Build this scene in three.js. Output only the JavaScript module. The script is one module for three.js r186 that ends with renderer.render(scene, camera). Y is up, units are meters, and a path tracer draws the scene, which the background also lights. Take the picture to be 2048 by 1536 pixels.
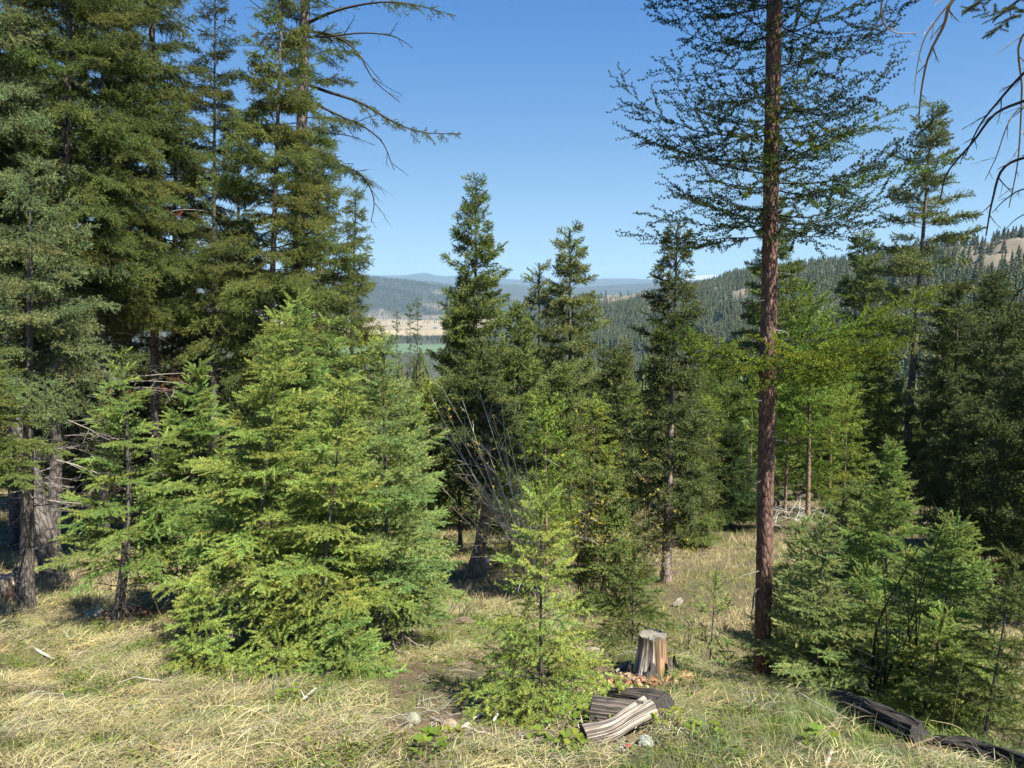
import * as THREE from 'three';
import { mergeGeometries } from 'three/addons/utils/BufferGeometryUtils.js';
import { ImprovedNoise } from 'three/addons/math/ImprovedNoise.js';

// ------------------------------------------------------------------ camera, sky, sun, exposure
const scene = new THREE.Scene();
const PITCH = THREE.MathUtils.degToRad(8.2), FPX = 1421, EYE = new THREE.Vector3(0, 1.6, 0);
const camera = new THREE.PerspectiveCamera(THREE.MathUtils.radToDeg(2 * Math.atan(768 / FPX)), 4 / 3, 0.1, 90000);
camera.position.copy(EYE); camera.rotation.set(-PITCH, 0, 0); scene.add(camera);
const renderer = new THREE.WebGLRenderer({ antialias: true });
renderer.toneMapping = THREE.LinearToneMapping; renderer.toneMappingExposure = 2.7;
renderer.shadowMap.enabled = true;
const SUN = new THREE.Vector3(0.54, 1.16, 0.5).normalize();
{
  const W = 512, H = 256, d = new Float32Array(W * H * 4);
  for (let j = 0; j < H; j++) for (let i = 0; i < W; i++) {
    const el = ((j + 0.5) / H - 0.5) * Math.PI, az = ((i + 0.5) / W - 0.5) * 2 * Math.PI;
    const y = Math.max(0, Math.sin(el)), k = Math.pow(1 - y, 5.2), k2 = Math.pow(1 - y, 1.5);
    const dx = Math.cos(el) * Math.cos(az), dz = Math.cos(el) * Math.sin(az);
    const cs = dx * SUN.x + Math.sin(el) * SUN.y + dz * SUN.z, glow = 0.06 * Math.pow(Math.max(0, cs), 12);
    const c = [0.004 + 0.013 * k2 + 0.178 * k + glow, 0.045 + 0.062 * k2 + 0.205 * k + glow, 0.176 + 0.125 * k2 + 0.085 * k + glow * 0.9];
    const o = (j * W + i) * 4;
    if (el < -0.02) { d[o] = 0.2; d[o + 1] = 0.2; d[o + 2] = 0.16; } else { d[o] = c[0]; d[o + 1] = c[1]; d[o + 2] = c[2]; }
    d[o + 3] = 1;
  }
  const t = new THREE.DataTexture(d, W, H, THREE.RGBAFormat, THREE.FloatType);
  t.mapping = THREE.EquirectangularReflectionMapping; t.magFilter = t.minFilter = THREE.LinearFilter; t.needsUpdate = true;
  scene.background = t; scene.environment = t;
}
const sun = new THREE.DirectionalLight(new THREE.Color(1.0, 0.95, 0.86), 5.0);
sun.name = 'sun'; sun.position.copy(SUN).multiplyScalar(60); sun.castShadow = true;
sun.shadow.camera.left = sun.shadow.camera.bottom = -40; sun.shadow.camera.right = sun.shadow.camera.top = 40; sun.shadow.camera.far = 160;
sun.shadow.mapSize.set(4096, 4096); scene.add(sun); scene.add(sun.target);
scene.fog = new THREE.FogExp2(new THREE.Color(0.5, 0.76, 1.0), 0.000045);

// ------------------------------------------------------------------ helpers
const V = (x, y, z) => new THREE.Vector3(x, y, z);
function rng(seed) { let s = (seed * 2654435761) | 0; const f = () => { s = (s + 0x6d2b79f5) | 0; let t = Math.imul(s ^ (s >>> 15), 1 | s); t = (t + Math.imul(t ^ (t >>> 7), 61 | t)) ^ t; return ((t ^ (t >>> 14)) >>> 0) / 4294967296; }; f(); f(); return f; }
const lerp = (a, b, t) => a + (b - a) * t, clamp = (x, a = 0, b = 1) => Math.min(b, Math.max(a, x));
const sstep = (a, b, x) => { const t = clamp((x - a) / (b - a)); return t * t * (3 - 2 * t); };
const IN = new ImprovedNoise();
const n2 = (x, y, z = 0.37) => IN.noise(x, y, z);
function fbm(x, y, oct = 4, z = 0.37) { let s = 0, a = 1; for (let i = 0; i < oct; i++) { s += a * IN.noise(x, y, z + i * 7.1); x *= 2.03; y *= 2.03; a *= 0.5; } return s; }
const curve1 = (tbl) => (x) => {   // smooth table lookup
  if (x <= tbl[0][0]) return tbl[0][1];
  for (let i = 1; i < tbl.length; i++) if (x < tbl[i][0]) {
    const p0 = tbl[Math.max(0, i - 2)], p1 = tbl[i - 1], p2 = tbl[i], p3 = tbl[Math.min(tbl.length - 1, i + 1)];
    const t = (x - p1[0]) / (p2[0] - p1[0]), w = p2[0] - p1[0];
    const m1 = i > 1 ? (p2[1] - p0[1]) / (p2[0] - p0[0]) * w : (p2[1] - p1[1]), m2 = i < tbl.length - 1 ? (p3[1] - p1[1]) / (p3[0] - p1[0]) * w : (p2[1] - p1[1]);
    const t2 = t * t, t3 = t2 * t;
    return (2 * t3 - 3 * t2 + 1) * p1[1] + (t3 - 2 * t2 + t) * m1 + (-2 * t3 + 3 * t2) * p2[1] + (t3 - t2) * m2;
  }
  return tbl[tbl.length - 1][1];
};
const SP = Math.sin(PITCH), CP = Math.cos(PITCH);
function at(px, py, depth) {   // the point at that depth that the photograph shows at (px, py)
  const u = (px - 1024) / FPX, v = (768 - py) / FPX, k = depth / (CP + v * SP);
  return V(EYE.x + u * k, EYE.y + (v * CP - SP) * k, EYE.z - depth);
}
const slopeOf = (py) => { const v = (768 - py) / FPX; return (v * CP - SP) / (CP + v * SP); };
const used = new Map();
function numbered(name) { const n = used.get(name) ?? 0; used.set(name, n + 1); return n ? name + '_' + String(n).padStart(3, '0') : name; }
function tag(o, label, category, group, kind) { o.userData = {}; if (label) o.userData.label = label; if (category) o.userData.category = category; if (group) o.userData.group = group; if (kind) o.userData.kind = kind; return o; }
function thing(name, label, category, pos, group) { const g = new THREE.Group(); g.name = numbered(name); g.position.copy(pos); tag(g, label, category, group); scene.add(g); return g; }
function part(parent, name, geo, mat, kind) { const m = new THREE.Mesh(geo, mat); m.name = name; m.castShadow = m.receiveShadow = true; if (kind) m.userData.kind = kind; parent.add(m); return m; }
function instanced(name, geo, mat, mats, cols) {
  const m = new THREE.InstancedMesh(geo, mat, mats.length); m.name = name; m.castShadow = m.receiveShadow = true;
  const a = m.instanceMatrix.array; mats.forEach((x, i) => a.set(x, i * 16));
  if (cols) { const c = new THREE.Color(); cols.forEach((x, i) => m.setColorAt(i, c.setRGB(x[0], x[1], x[2]))); }
  m.userData.kind = 'stuff';
  return m;
}
function geoFrom(pos, idx, uv, col) {
  const g = new THREE.BufferGeometry(); g.setAttribute('position', new THREE.Float32BufferAttribute(pos, 3));
  if (uv) g.setAttribute('uv', new THREE.Float32BufferAttribute(uv, 2));
  if (col) g.setAttribute('color', new THREE.Float32BufferAttribute(col, 3));
  if (idx) g.setIndex(idx); g.computeVertexNormals(); return g;
}
const UPV = V(0, 1, 0);
// a tube along points with a radius at each; fn(angle, t) scales the radius; caps optional. uv in turns and metres
function tube(pts, radii, sides = 6, { fn, cap0, cap1, vs = 1, us = 1, colorFn } = {}) {
  const pos = [], idx = [], uv = [], col = []; let side = null, len = 0; const n = pts.length;
  for (let i = 0; i < n; i++) {
    const t = V().subVectors(pts[Math.min(n - 1, i + 1)], pts[Math.max(0, i - 1)]).normalize();
    if (!side) side = Math.abs(t.y) > 0.9 ? V(1, 0, 0) : V().crossVectors(t, UPV).normalize();
    side.addScaledVector(t, -side.dot(t)).normalize();
    const other = V().crossVectors(t, side); if (i) len += pts[i].distanceTo(pts[i - 1]);
    for (let k = 0; k <= sides; k++) {
      const a = (k % sides) / sides * Math.PI * 2, r = radii[i] * (fn ? fn(a, i / (n - 1), len) : 1), c = Math.cos(a) * r, s = Math.sin(a) * r;
      pos.push(pts[i].x + side.x * c + other.x * s, pts[i].y + side.y * c + other.y * s, pts[i].z + side.z * c + other.z * s);
      uv.push(k / sides * us, len * vs); if (colorFn) col.push(...colorFn(a, i / (n - 1)));
    }
  }
  const w = sides + 1;
  for (let i = 0; i < n - 1; i++) for (let k = 0; k < sides; k++) { const a = i * w + k, b = a + w; idx.push(a, a + 1, b, b, a + 1, b + 1); }
  for (const [c, i] of [[cap0, 0], [cap1, n - 1]]) if (c) {
    const o = pos.length / 3; pos.push(pts[i].x, pts[i].y, pts[i].z); uv.push(0.5, 0.5); if (colorFn) col.push(...colorFn(0, i ? 1 : 0));
    for (let k = 0; k <= sides; k++) { const q = (i * w + k) * 3; pos.push(pos[q], pos[q + 1], pos[q + 2]); const a = k / sides * Math.PI * 2; uv.push(0.5 + 0.5 * Math.cos(a), 0.5 + 0.5 * Math.sin(a)); if (colorFn) col.push(...colorFn(a, i ? 1 : 0)); }
    for (let k = 0; k < sides; k++) i ? idx.push(o, o + 1 + k, o + 2 + k) : idx.push(o, o + 2 + k, o + 1 + k);
  }
  return geoFrom(pos, idx, uv, colorFn ? col : null);
}
function spline(pts, n) { return new THREE.CatmullRomCurve3(pts, false, 'centripetal').getPoints(n); }
const noCol = (g) => { g.deleteAttribute('color'); return g; };

// ------------------------------------------------------------------ terrain
const profY = curve1([[-30, 6], [-8, 2.2], [0, 0], [3.6, -1.06], [6, -1.9], [8, -2.5], [12, -3.7], [20, -6.0], [30, -8.4], [45, -12], [70, -17.5], [100, -23], [200, -46], [400, -88], [800, -152], [1500, -216], [2500, -250], [5000, -252], [60000, -252]]);
const hillTables = [
  { rc: curve1([[900, 3400], [1050, 3000], [1250, 2300], [1500, 1800], [1800, 1350], [2048, 1120], [2400, 900]]), rf: 0.3, back: 1.5, rough: 0.012,
    py: curve1([[900, 720], [1000, 660], [1080, 630], [1130, 614], [1200, 598], [1280, 590], [1350, 583], [1420, 567], [1500, 550], [1600, 537], [1700, 524], [1800, 508], [1900, 490], [2048, 474], [2400, 430]]) },
  { rc: () => 7400, rf: 0.62, back: 1.35, rough: 0.006, py: curve1([[0, 520], [400, 530], [620, 545], [740, 553], [816, 561], [882, 571], [950, 586], [1020, 602], [1090, 625], [1200, 660]]) },
  { rc: () => 11000, rf: 0.7, back: 1.3, rough: 0.003, py: curve1([[400, 570], [760, 568], [850, 566], [930, 571], [1010, 567], [1100, 577], [1200, 572], [1290, 568], [1400, 566], [1600, 572], [2048, 565]]) },
  { rc: () => 18500, rf: 0.75, back: 1.25, rough: 0.002, py: curve1([[200, 556], [700, 552], [800, 550], [835, 547], [852, 546], [875, 551], [940, 550], [985, 554], [1040, 559], [1090, 564], [1180, 559], [1250, 556], [1310, 558], [1380, 561], [1450, 556], [1540, 560], [2048, 556]]) },
  { rc: () => 30000, rf: 0.8, back: 1.2, rough: 0.0015, py: curve1([[200, 560], [1000, 562], [1140, 562], [1186, 556], [1215, 561], [1280, 560], [1312, 553], [1350, 556], [1418, 548], [1470, 552], [1600, 556], [2048, 560]]) },
];
const pxOf = (x, z) => 1024 + FPX * (CP + 0.15 * SP) * (x / Math.max(1e-3, -z));
function H(x, z) {
  const D = -z, r = Math.hypot(x, z);
  let y = profY(D < 0 ? D : lerp(D, r, sstep(20, 120, r)));
  if (r < 400) {
    const s = (x - 1.5) * 0.899 + (D - 6.1) * 0.438;
    const f = sstep(0.3, 1.5, x + 0.02 * (D - 6));
    y -= 1.12 * sstep(0, 1.7, s) * f * (1 - 0.65 * sstep(9, 24, D));
    y += (0.10 * n2(x * 0.9, D * 0.9) + 0.045 * n2(x * 2.7, D * 2.7, 2.2) + 0.018 * n2(x * 7, D * 7, 5.1)) * (1 - sstep(60, 120, r));
    y += 0.35 * n2(x * 0.16, D * 0.16, 9.3) * sstep(7, 16, D);
    y += 0.012 * Math.max(0, -x) * sstep(4, 12, D) * 2;
  }
  if (D > 0 && r > 120) {
    const p = pxOf(x, z), c = D / r;
    y += 3 * fbm(x / 220, z / 220, 3) * sstep(120, 700, r) * (1 - sstep(1800, 2600, r));
    for (const h of hillTables) {
      const rc = h.rc(p), r0 = rc * h.rf; if (r < r0) continue;
      const crest = EYE.y + rc * c * slopeOf(h.py(p)), k = r < rc ? sstep(r0, rc * 1.06, r) * 1.012 : 1 - sstep(rc, rc * h.back, r) * 0.9;
      const bump = h.rough * rc * fbm(x / rc * 14, z / rc * 14, 5, h.rough * 1000) * sstep(r0, lerp(r0, rc, 0.3), r);
      const base = -255, yy = lerp(r < rc ? profY(r0) : base, crest, k) + bump * (r < rc ? 1 - 0.75 * sstep(0.9, 1, r / rc) : 1);
      y = Math.max(y, yy);
    }
  } else if (D <= 0) y += 0.02 * r * sstep(20, 200, r);
  return y;
}
const ground = (x, z) => V(x, H(x, z), z);
function on(px, py, d = 4) {   // where the sight line of that pixel meets the ground
  let a = 2.5, b = 0; const gap = (k) => { const q = at(px, py, k); return q.y - H(q.x, q.z); };
  for (let k = 2.6; k < d * 2.2 + 3; k += 0.08) { if (gap(k) < 0) { b = k; break; } a = k; }
  if (!b) { const q = at(px, py, d); return ground(q.x, q.z); }
  for (let i = 0; i < 18; i++) { const m = (a + b) / 2; if (gap(m) < 0) b = m; else a = m; }
  const q = at(px, py, b); return ground(q.x, q.z);
}
function foot(px, depth, py = 1000) { const p = at(px, py, depth); return ground(p.x, p.z); }
function meadow(x, z) {   // 0..1: open dry grass on the far hills
  const D = -z, r = Math.hypot(x, z); if (r < 300 || D < 0) return 0;
  const p = pxOf(x, z), t = r / hillTables[0].rc(p); let m = 0;
  if (t < 1.12 && p > 1080) {
    m = Math.max(m, sstep(1840, 1930, p + 40 * n2(x / 60, z / 60)) * sstep(0.72, 0.8, t + 0.08 * n2(x / 90, z / 90, 3)));
    m = Math.max(m, sstep(1180, 1215, p) * (1 - sstep(1290, 1325, p)) * sstep(0.87, 0.9, t + 0.05 * n2(x / 120, z / 120, 3)));
    m = Math.max(m, sstep(0.33, 0.5, fbm(x / 110, z / 70, 3, 4.4)) * sstep(0.6, 0.75, t) * 0.9);
    m = Math.max(m, sstep(1580, 1640, p) * (1 - sstep(1700, 1770, p)) * sstep(0.8, 0.86, t + 0.1 * n2(x / 60, z / 60, 3)) * 0.5);
  }
  if (r > 4500 && r < 9000 && p < 1050) m = Math.max(m, 0.8 * sstep(0.1, 0.6, fbm(x / 260, z / 260, 4, 8.8) + 0.75 * (1 - sstep(4700, 6000, r)) - 0.1));
  return m;
}
{
  const ang = [], rad = [];
  for (let a = -180; a < -46; a += 6) ang.push(a); for (let a = -46; a <= 46; a += 0.27) ang.push(a); for (let a = 50; a <= 180; a += 6.5) ang.push(a); ang.push(180);
  for (let r = 0.4; r < 34000; r *= r < 3 ? 1.09 : r < 50 ? 1.024 : 1.028) rad.push(r);
  const pos = [], idx = [], uv = [], col = [], w = ang.length;
  for (const r of rad) for (const a of ang) {
    const q = a * Math.PI / 180, x = Math.sin(q) * r, z = -Math.cos(q) * r, y = H(x, z);
    pos.push(x, y, z); uv.push(x / 2.2, z / 2.2);
    let c;
    if (r < 150) {
      const g = sstep(-0.25, 0.35, n2(x * 0.55, z * 0.55, 6) + 0.6 * n2(x * 2.1, z * 2.1, 8)), b = sstep(0.05, 0.5, n2(x * 0.8 + 5, z * 0.8, 11));
      c = [lerp(0.17, 0.11, g), lerp(0.13, 0.105, g), lerp(0.07, 0.045, g)]; c = [lerp(c[0], 0.19, b * 0.8), lerp(c[1], 0.12, b * 0.8), lerp(c[2], 0.07, b * 0.8)];
    } else {
      const m = meadow(x, z), n = 0.5 + 0.5 * fbm(x / (r * 0.02), z / (r * 0.02), 3, 5);
      const f = r > 4000 ? [0.03, 0.042, 0.02] : [0.065, 0.075, 0.036];
      c = [lerp(f[0], 0.25, m), lerp(f[1], 0.218, m), lerp(f[2], 0.15, m)].map((k) => k * (0.75 + 0.5 * n));
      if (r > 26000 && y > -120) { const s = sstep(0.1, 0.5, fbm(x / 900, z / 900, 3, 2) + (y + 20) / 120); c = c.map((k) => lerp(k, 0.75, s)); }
    }
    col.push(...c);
  }
  for (let i = 0; i < rad.length - 1; i++) for (let k = 0; k < w - 1; k++) { const a = i * w + k, b = a + w; idx.push(a, a + 1, b, b, a + 1, b + 1); }
  // close the hole at the feet
  const o = pos.length / 3; pos.push(0, H(0, 0), 0); uv.push(0, 0); col.push(0.22, 0.18, 0.1); for (let k = 0; k < w - 1; k++) idx.push(o, k + 1, k);
  var groundGeo = geoFrom(pos, idx, uv, col);
}

// ------------------------------------------------------------------ textures
function dataTex(N, M, fn, srgb) {
  const d = new Uint8Array(N * M * 4);
  for (let j = 0; j < M; j++) for (let i = 0; i < N; i++) { const c = fn(i / N, j / M), o = (j * N + i) * 4; for (let k = 0; k < 3; k++) d[o + k] = clamp(Array.isArray(c) ? c[k] : c) * 255; d[o + 3] = 255; }
  const t = new THREE.DataTexture(d, N, M); t.wrapS = t.wrapT = THREE.RepeatWrapping; t.magFilter = THREE.LinearFilter; t.minFilter = THREE.LinearMipmapLinearFilter; t.generateMipmaps = true;
  if (srgb) t.colorSpace = THREE.SRGBColorSpace; t.needsUpdate = true; return t;
}
function hash2(i, j, s) { let h = Math.imul(i, 374761393) + Math.imul(j, 668265263) + Math.imul(s, 974634721); h = Math.imul(h ^ (h >>> 13), 1274126177); return ((h ^ (h >>> 16)) >>> 0) / 4294967296; }
function tnoise(u, v, N, M, s) {   // tileable value noise
  const x = u * N, y = v * M, i = Math.floor(x), j = Math.floor(y), fx = x - i, fy = y - j, a = fx * fx * (3 - 2 * fx), b = fy * fy * (3 - 2 * fy);
  const g = (p, q) => hash2(((p % N) + N) % N, ((q % M) + M) % M, s);
  return lerp(lerp(g(i, j), g(i + 1, j), a), lerp(g(i, j + 1), g(i + 1, j + 1), a), b);
}
function tfbm(u, v, N, M, s, o = 4) { let r = 0, a = 0.5; for (let k = 0; k < o; k++) { r += a * tnoise(u, v, N, M, s + k); N *= 2; M *= 2; a *= 0.5; } return r; }
function worley(u, v, N, M, s) {
  const x = u * N, y = v * M, i = Math.floor(x), j = Math.floor(y); let f1 = 9, f2 = 9, id = 0;
  for (let p = i - 1; p <= i + 1; p++) for (let q = j - 1; q <= j + 1; q++) {
    const pp = ((p % N) + N) % N, qq = ((q % M) + M) % M, dx = p + hash2(pp, qq, s) - x, dy = q + hash2(pp, qq, s + 1) - y, d = Math.sqrt(dx * dx + dy * dy);
    if (d < f1) { f2 = f1; f1 = d; id = hash2(pp, qq, s + 2); } else if (d < f2) f2 = d;
  }
  return [f1, f2, id];
}
const barkH = (u, v) => { u += 0.02 * (tnoise(u, v, 20, 8, 33) - 0.5) + 0.05 * (tnoise(u, v, 6, 5, 34) - 0.5); v += 0.06 * (tnoise(u, v, 9, 6, 35) - 0.5); const w = 0.35 * (tfbm(u, v, 6, 6, 40, 3) - 0.45), q = worley(u + w * 0.14, v + w * 0.1, 15, 8, 7), c = sstep(-0.1, 0.5, q[1] - q[0]); return c * (0.35 + 0.5 * q[2]) + 0.35 * tfbm(u, v, 24, 10, 9, 3); };
const larchBump = dataTex(256, 512, (u, v) => barkH(u, v));
const larchMap = dataTex(256, 512, (u, v) => { const h = barkH(u, v), q = worley(u, v, 22, 16, 3), f = tfbm(u, v, 30, 14, 5, 3), k = sstep(0.12, 0.6, h); const t = 0.75 + 0.5 * f, m = q[2] > 0.7 ? 0.28 : 0; return [(lerp(0.12, 0.27, k) + m * 0.5 * k) * t, (lerp(0.07, 0.15, k) + m * 0.42 * k) * t, (lerp(0.05, 0.105, k) + m * 0.36 * k) * t].map((c) => Math.pow(clamp(c), 1 / 2.2)); }, true);
const furrowH = (u, v) => { const w = 0.3 * (tfbm(u, v, 5, 5, 60, 3) - 0.45), q = worley(u + w * 0.2, v, 16, 5, 17); return sstep(0.02, 0.3, q[1] - q[0]) * 0.7 + 0.3 * tfbm(u, v, 32, 12, 19, 3); };
const firBump = dataTex(256, 512, (u, v) => furrowH(u, v));
const firMap = dataTex(256, 512, (u, v) => { const h = furrowH(u, v), f = tfbm(u, v, 20, 20, 25, 4), l = sstep(0.5, 0.62, tfbm(u, v, 9, 9, 31, 4)); const c = lerp(0.05, 0.17, sstep(0.1, 0.8, h)) * (0.7 + 0.6 * f) + 0.06 * l; return [c * 1.1, c * 0.95, c * 0.8].map((k) => Math.pow(clamp(k), 1 / 2.2)); }, true);
const grainH = (u, v) => { const w = (tfbm(u, v, 4, 3, 70, 3) - 0.45) * 0.12, a = tnoise(u + w, v, 60, 3, 71), b = tnoise(u + w, v, 24, 2, 73), c = sstep(0.6, 0.78, tnoise(u + w, v, 46, 5, 75)), d = sstep(0.66, 0.8, tnoise(u + w * 0.5, v, 90, 9, 77)); return clamp(0.45 * a + 0.4 * b + 0.15 - 0.65 * c - 0.35 * d); };
const woodBump = dataTex(512, 256, (u, v) => grainH(u, v));
const woodMap = dataTex(512, 256, (u, v) => { const h = grainH(u, v), f = tfbm(u, v, 6, 6, 80, 4); const c = lerp(0.24, 0.95, sstep(0.05, 0.7, h)) * (0.75 + 0.5 * f); return [c, c * 0.96, c * 0.9].map((k) => Math.pow(clamp(k), 1 / 2.2)); }, true);
const ringMap = dataTex(256, 256, (u, v) => { const x = u - 0.5, y = v - 0.5, r = Math.hypot(x, y), a = Math.atan2(y, x), q = 0.5 + 0.5 * Math.sin(r * 150 + 2.5 * tfbm(u, v, 5, 5, 91)), cr = Math.pow(Math.abs(Math.sin(a * 2.5 + 3 * tnoise(u, v, 7, 7, 4))), 24) * sstep(0.05, 0.3, r); const c = (0.55 + 0.25 * q) * (0.75 + 0.5 * tfbm(u, v, 9, 9, 92)) * (1 - 0.6 * cr); return [c, c * 0.97, c * 0.88].map((k) => Math.pow(clamp(k), 1 / 2.2)); }, true);
const litterMap = dataTex(1024, 1024, (u, v) => {
  const a = tfbm(u, v, 12, 12, 101, 5), s1 = tnoise(u + v * 0.5, v, 170, 34, 102), s2 = tnoise(u, v + u, 40, 180, 103), st = Math.max(sstep(0.72, 0.9, s1), sstep(0.74, 0.9, s2)), d = sstep(0.55, 0.75, tfbm(u, v, 60, 60, 104, 3));
  const c = (0.45 + 0.75 * a) * (1 - 0.5 * d) + 0.55 * st; return [c, c * lerp(0.96, 1, st), c * lerp(0.9, 0.95, st)].map((k) => Math.pow(clamp(k), 1 / 2.2));
}, true);
const litterBump = dataTex(512, 512, (u, v) => 0.6 * tfbm(u, v, 16, 16, 111, 5) + 0.4 * tnoise(u + v * 0.5, v, 150, 30, 102));

const mat = (color, o = {}) => { const { rough = 0.9, ...rest } = o; const m = new THREE.MeshStandardMaterial({ roughness: rough, metalness: 0, side: THREE.DoubleSide, ...rest }); m.color.setRGB(...color); return m; };
const rep = (t, x, y) => { const c = t.clone(); c.repeat.set(x, y); c.needsUpdate = true; return c; };
const M = {
  ground: mat([0.72, 0.72, 0.72], { vertexColors: true, map: litterMap, bumpMap: litterBump, bumpScale: 0.02 }),
  larch: mat([0.58, 0.55, 0.54], { map: larchMap, bumpMap: larchBump, bumpScale: 0.012 }),
  fir: mat([0.75, 0.75, 0.75], { map: firMap, bumpMap: firBump, bumpScale: 0.012 }),
  firGrey: mat([1.3, 1.2, 1.1], { map: firMap, bumpMap: firBump, bumpScale: 0.01 }),
  firTan: mat([1.5, 1.2, 0.95], { map: firMap, bumpMap: firBump, bumpScale: 0.008 }),
  twig: mat([0.07, 0.055, 0.04]), twigDark: mat([0.028, 0.024, 0.021]), twigGrey: mat([0.22, 0.195, 0.17]), twigPale: mat([0.5, 0.465, 0.41]),
  leafy: new THREE.MeshPhysicalMaterial({ vertexColors: true, roughness: 0.8, metalness: 0, side: THREE.DoubleSide, specularIntensity: 0.2 }),
  wood: mat([0.44, 0.425, 0.4], { map: woodMap, bumpMap: woodBump, bumpScale: 0.012, vertexColors: true }),
  ring: mat([0.27, 0.25, 0.22], { map: ringMap }),
};
const leafMat = (tr, rough = 0.7) => { const m = new THREE.MeshPhysicalMaterial({ roughness: rough, metalness: 0, side: THREE.DoubleSide, vertexColors: true, transmission: tr, thickness: 0, specularIntensity: 0.25 }); return m; };
M.needle = leafMat(0.1); M.needleSolid = M.leafy; M.leaf = leafMat(0.4);

const gnd = new THREE.Mesh(groundGeo, M.ground); gnd.name = 'ground'; gnd.receiveShadow = true; tag(gnd, null, null, null, 'structure'); scene.add(gnd);

// ------------------------------------------------------------------ needles and sprigs (each grows along +y from the origin, about 1 long)
const STEM = [0.55, 0.38, 0.26], WHITE = [1, 1, 1];
function sprig(seed, { n, needle, w, angle = 55, stemR = 0.012, flat = 0.5, jit = 0.3, side = 0, stem = [0.6, 0.4, 0.3], tipBright = 0 }) {
  const R = rng(seed), pos = [], col = [];
  const tri = (a, b, c, k) => { pos.push(...a, ...b, ...c); for (let i = 0; i < 3; i++) col.push(...k); };
  const add = (p, d, L, W, k) => { // one needle: a slim triangle
    const q = V(R() - 0.5, R() - 0.5, R() - 0.5).cross(d).normalize().multiplyScalar(W / 2), e = p.clone().addScaledVector(d, L);
    tri([p.x + q.x, p.y + q.y, p.z + q.z], [p.x - q.x, p.y - q.y, p.z - q.z], [e.x, e.y, e.z], k);
  };
  const axis = (o, dir, len, cnt) => {
    const s1 = V(dir.z, 0, -dir.x).lengthSq() < 1e-4 ? V(1, 0, 0) : V(1, 0, 0).addScaledVector(dir, -dir.x).normalize(), s2 = V().crossVectors(dir, s1);
    const e = o.clone().addScaledVector(dir, len);
    for (const q of [s1, s2]) { const a = q.clone().multiplyScalar(stemR); tri([o.x + a.x, o.y + a.y, o.z + a.z], [o.x - a.x, o.y - a.y, o.z - a.z], [e.x, e.y, e.z], stem); }
    for (let i = 0; i < cnt; i++) {
      const t = (i + R()) / cnt, ph = i * 2.4 + R() * 1.2, an = (lerp(angle, angle * 0.45, Math.pow(t, 3)) + (R() - 0.5) * 60 * jit) * Math.PI / 180;
      const d = dir.clone().multiplyScalar(Math.cos(an)).addScaledVector(s1, Math.sin(an) * Math.cos(ph)).addScaledVector(s2, Math.sin(an) * Math.sin(ph) * flat).normalize();
      const b = 0.8 + 0.4 * R() + tipBright * Math.pow(t, 2);
      add(o.clone().addScaledVector(dir, t * len), d, needle * (0.75 + 0.5 * R()) * (1 - 0.3 * t), w, [b, b, b]);
    }
  };
  axis(V(0, 0, 0), V(0, 1, 0), 1, n);
  for (let k = 0; k < side; k++) {
    const t = 0.15 + 0.65 * (k + 0.5) / side, sg = k % 2 ? 1 : -1, an = (45 + 15 * R()) * Math.PI / 180;
    axis(V(0, t, 0), V(Math.sin(an) * sg, Math.cos(an), (R() - 0.5) * 0.5).normalize(), (1 - t) * 0.75 + 0.12, Math.round(n * 0.45));
  }
  return geoFrom(pos, null, null, col);
}
function larchSprig(seed, { tufts, leaf, w, per = 6, stemR = 0.009 }) {
  const R = rng(seed), pos = [], col = [], st = [0.35, 0.22, 0.2];
  const tri = (a, b, c, k) => { pos.push(a.x, a.y, a.z, b.x, b.y, b.z, c.x, c.y, c.z); for (let i = 0; i < 3; i++) col.push(...k); };
  let p = V(0, 0, 0), bx = (R() - 0.5) * 0.3, bz = (R() - 0.5) * 0.3;
  for (let i = 0; i < tufts; i++) {
    const t = (i + 1) / tufts, q = V(bx * Math.sin(t * 3) * 0.3, t, bz * Math.sin(t * 3) * 0.3), r = stemR * (1.3 - t);
    for (const s of [V(r, 0, 0), V(0, 0, r)]) { tri(p.clone().add(s), p.clone().sub(s), q.clone().add(s), st); tri(q.clone().add(s), p.clone().sub(s), q.clone().sub(s), st); }
    const ph = R() * 6.3, o = V(Math.cos(ph), 0.15, Math.sin(ph)).multiplyScalar(leaf * 0.35).add(q);
    for (let k = 0; k < per; k++) {
      const d = V(Math.cos(ph) * 0.9 + (R() - 0.5) * 1.7, 0.25 + (R() - 0.5) * 1.5, Math.sin(ph) * 0.9 + (R() - 0.5) * 1.7).normalize(), L = leaf * (0.7 + 0.6 * R()), s = V(R() - 0.5, R() - 0.5, R() - 0.5).cross(d).normalize().multiplyScalar(w / 2), b = 0.75 + 0.5 * R();
      tri(o.clone().add(s), o.clone().sub(s), o.clone().addScaledVector(d, L), [b, b, b]);
    }
    p = q;
  }
  return geoFrom(pos, null, null, col);
}
const SPRIG = {
  near: [1, 2, 3].map((s) => sprig(s, { n: 84, needle: 0.22, w: 0.036, angle: 64, flat: 0.85 })),
  mid: [4, 5, 6].map((s) => sprig(s, { n: 54, needle: 0.17, w: 0.04, angle: 62, flat: 0.95, side: 3 })),
  far: [7, 8].map((s) => sprig(s, { n: 40, needle: 0.19, w: 0.058, angle: 60, flat: 0.95, side: 4 })),
  larch: [11, 12, 13].map((s) => larchSprig(s, { tufts: 15, leaf: 0.07, w: 0.034, per: 10, stemR: 0.007 })),
  larchFar: [14, 15].map((s) => larchSprig(s, { tufts: 12, leaf: 0.16, w: 0.05, per: 5 })),
};
const _m = new THREE.Matrix4(), _x = V(), _y = V(), _z = V();
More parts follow.
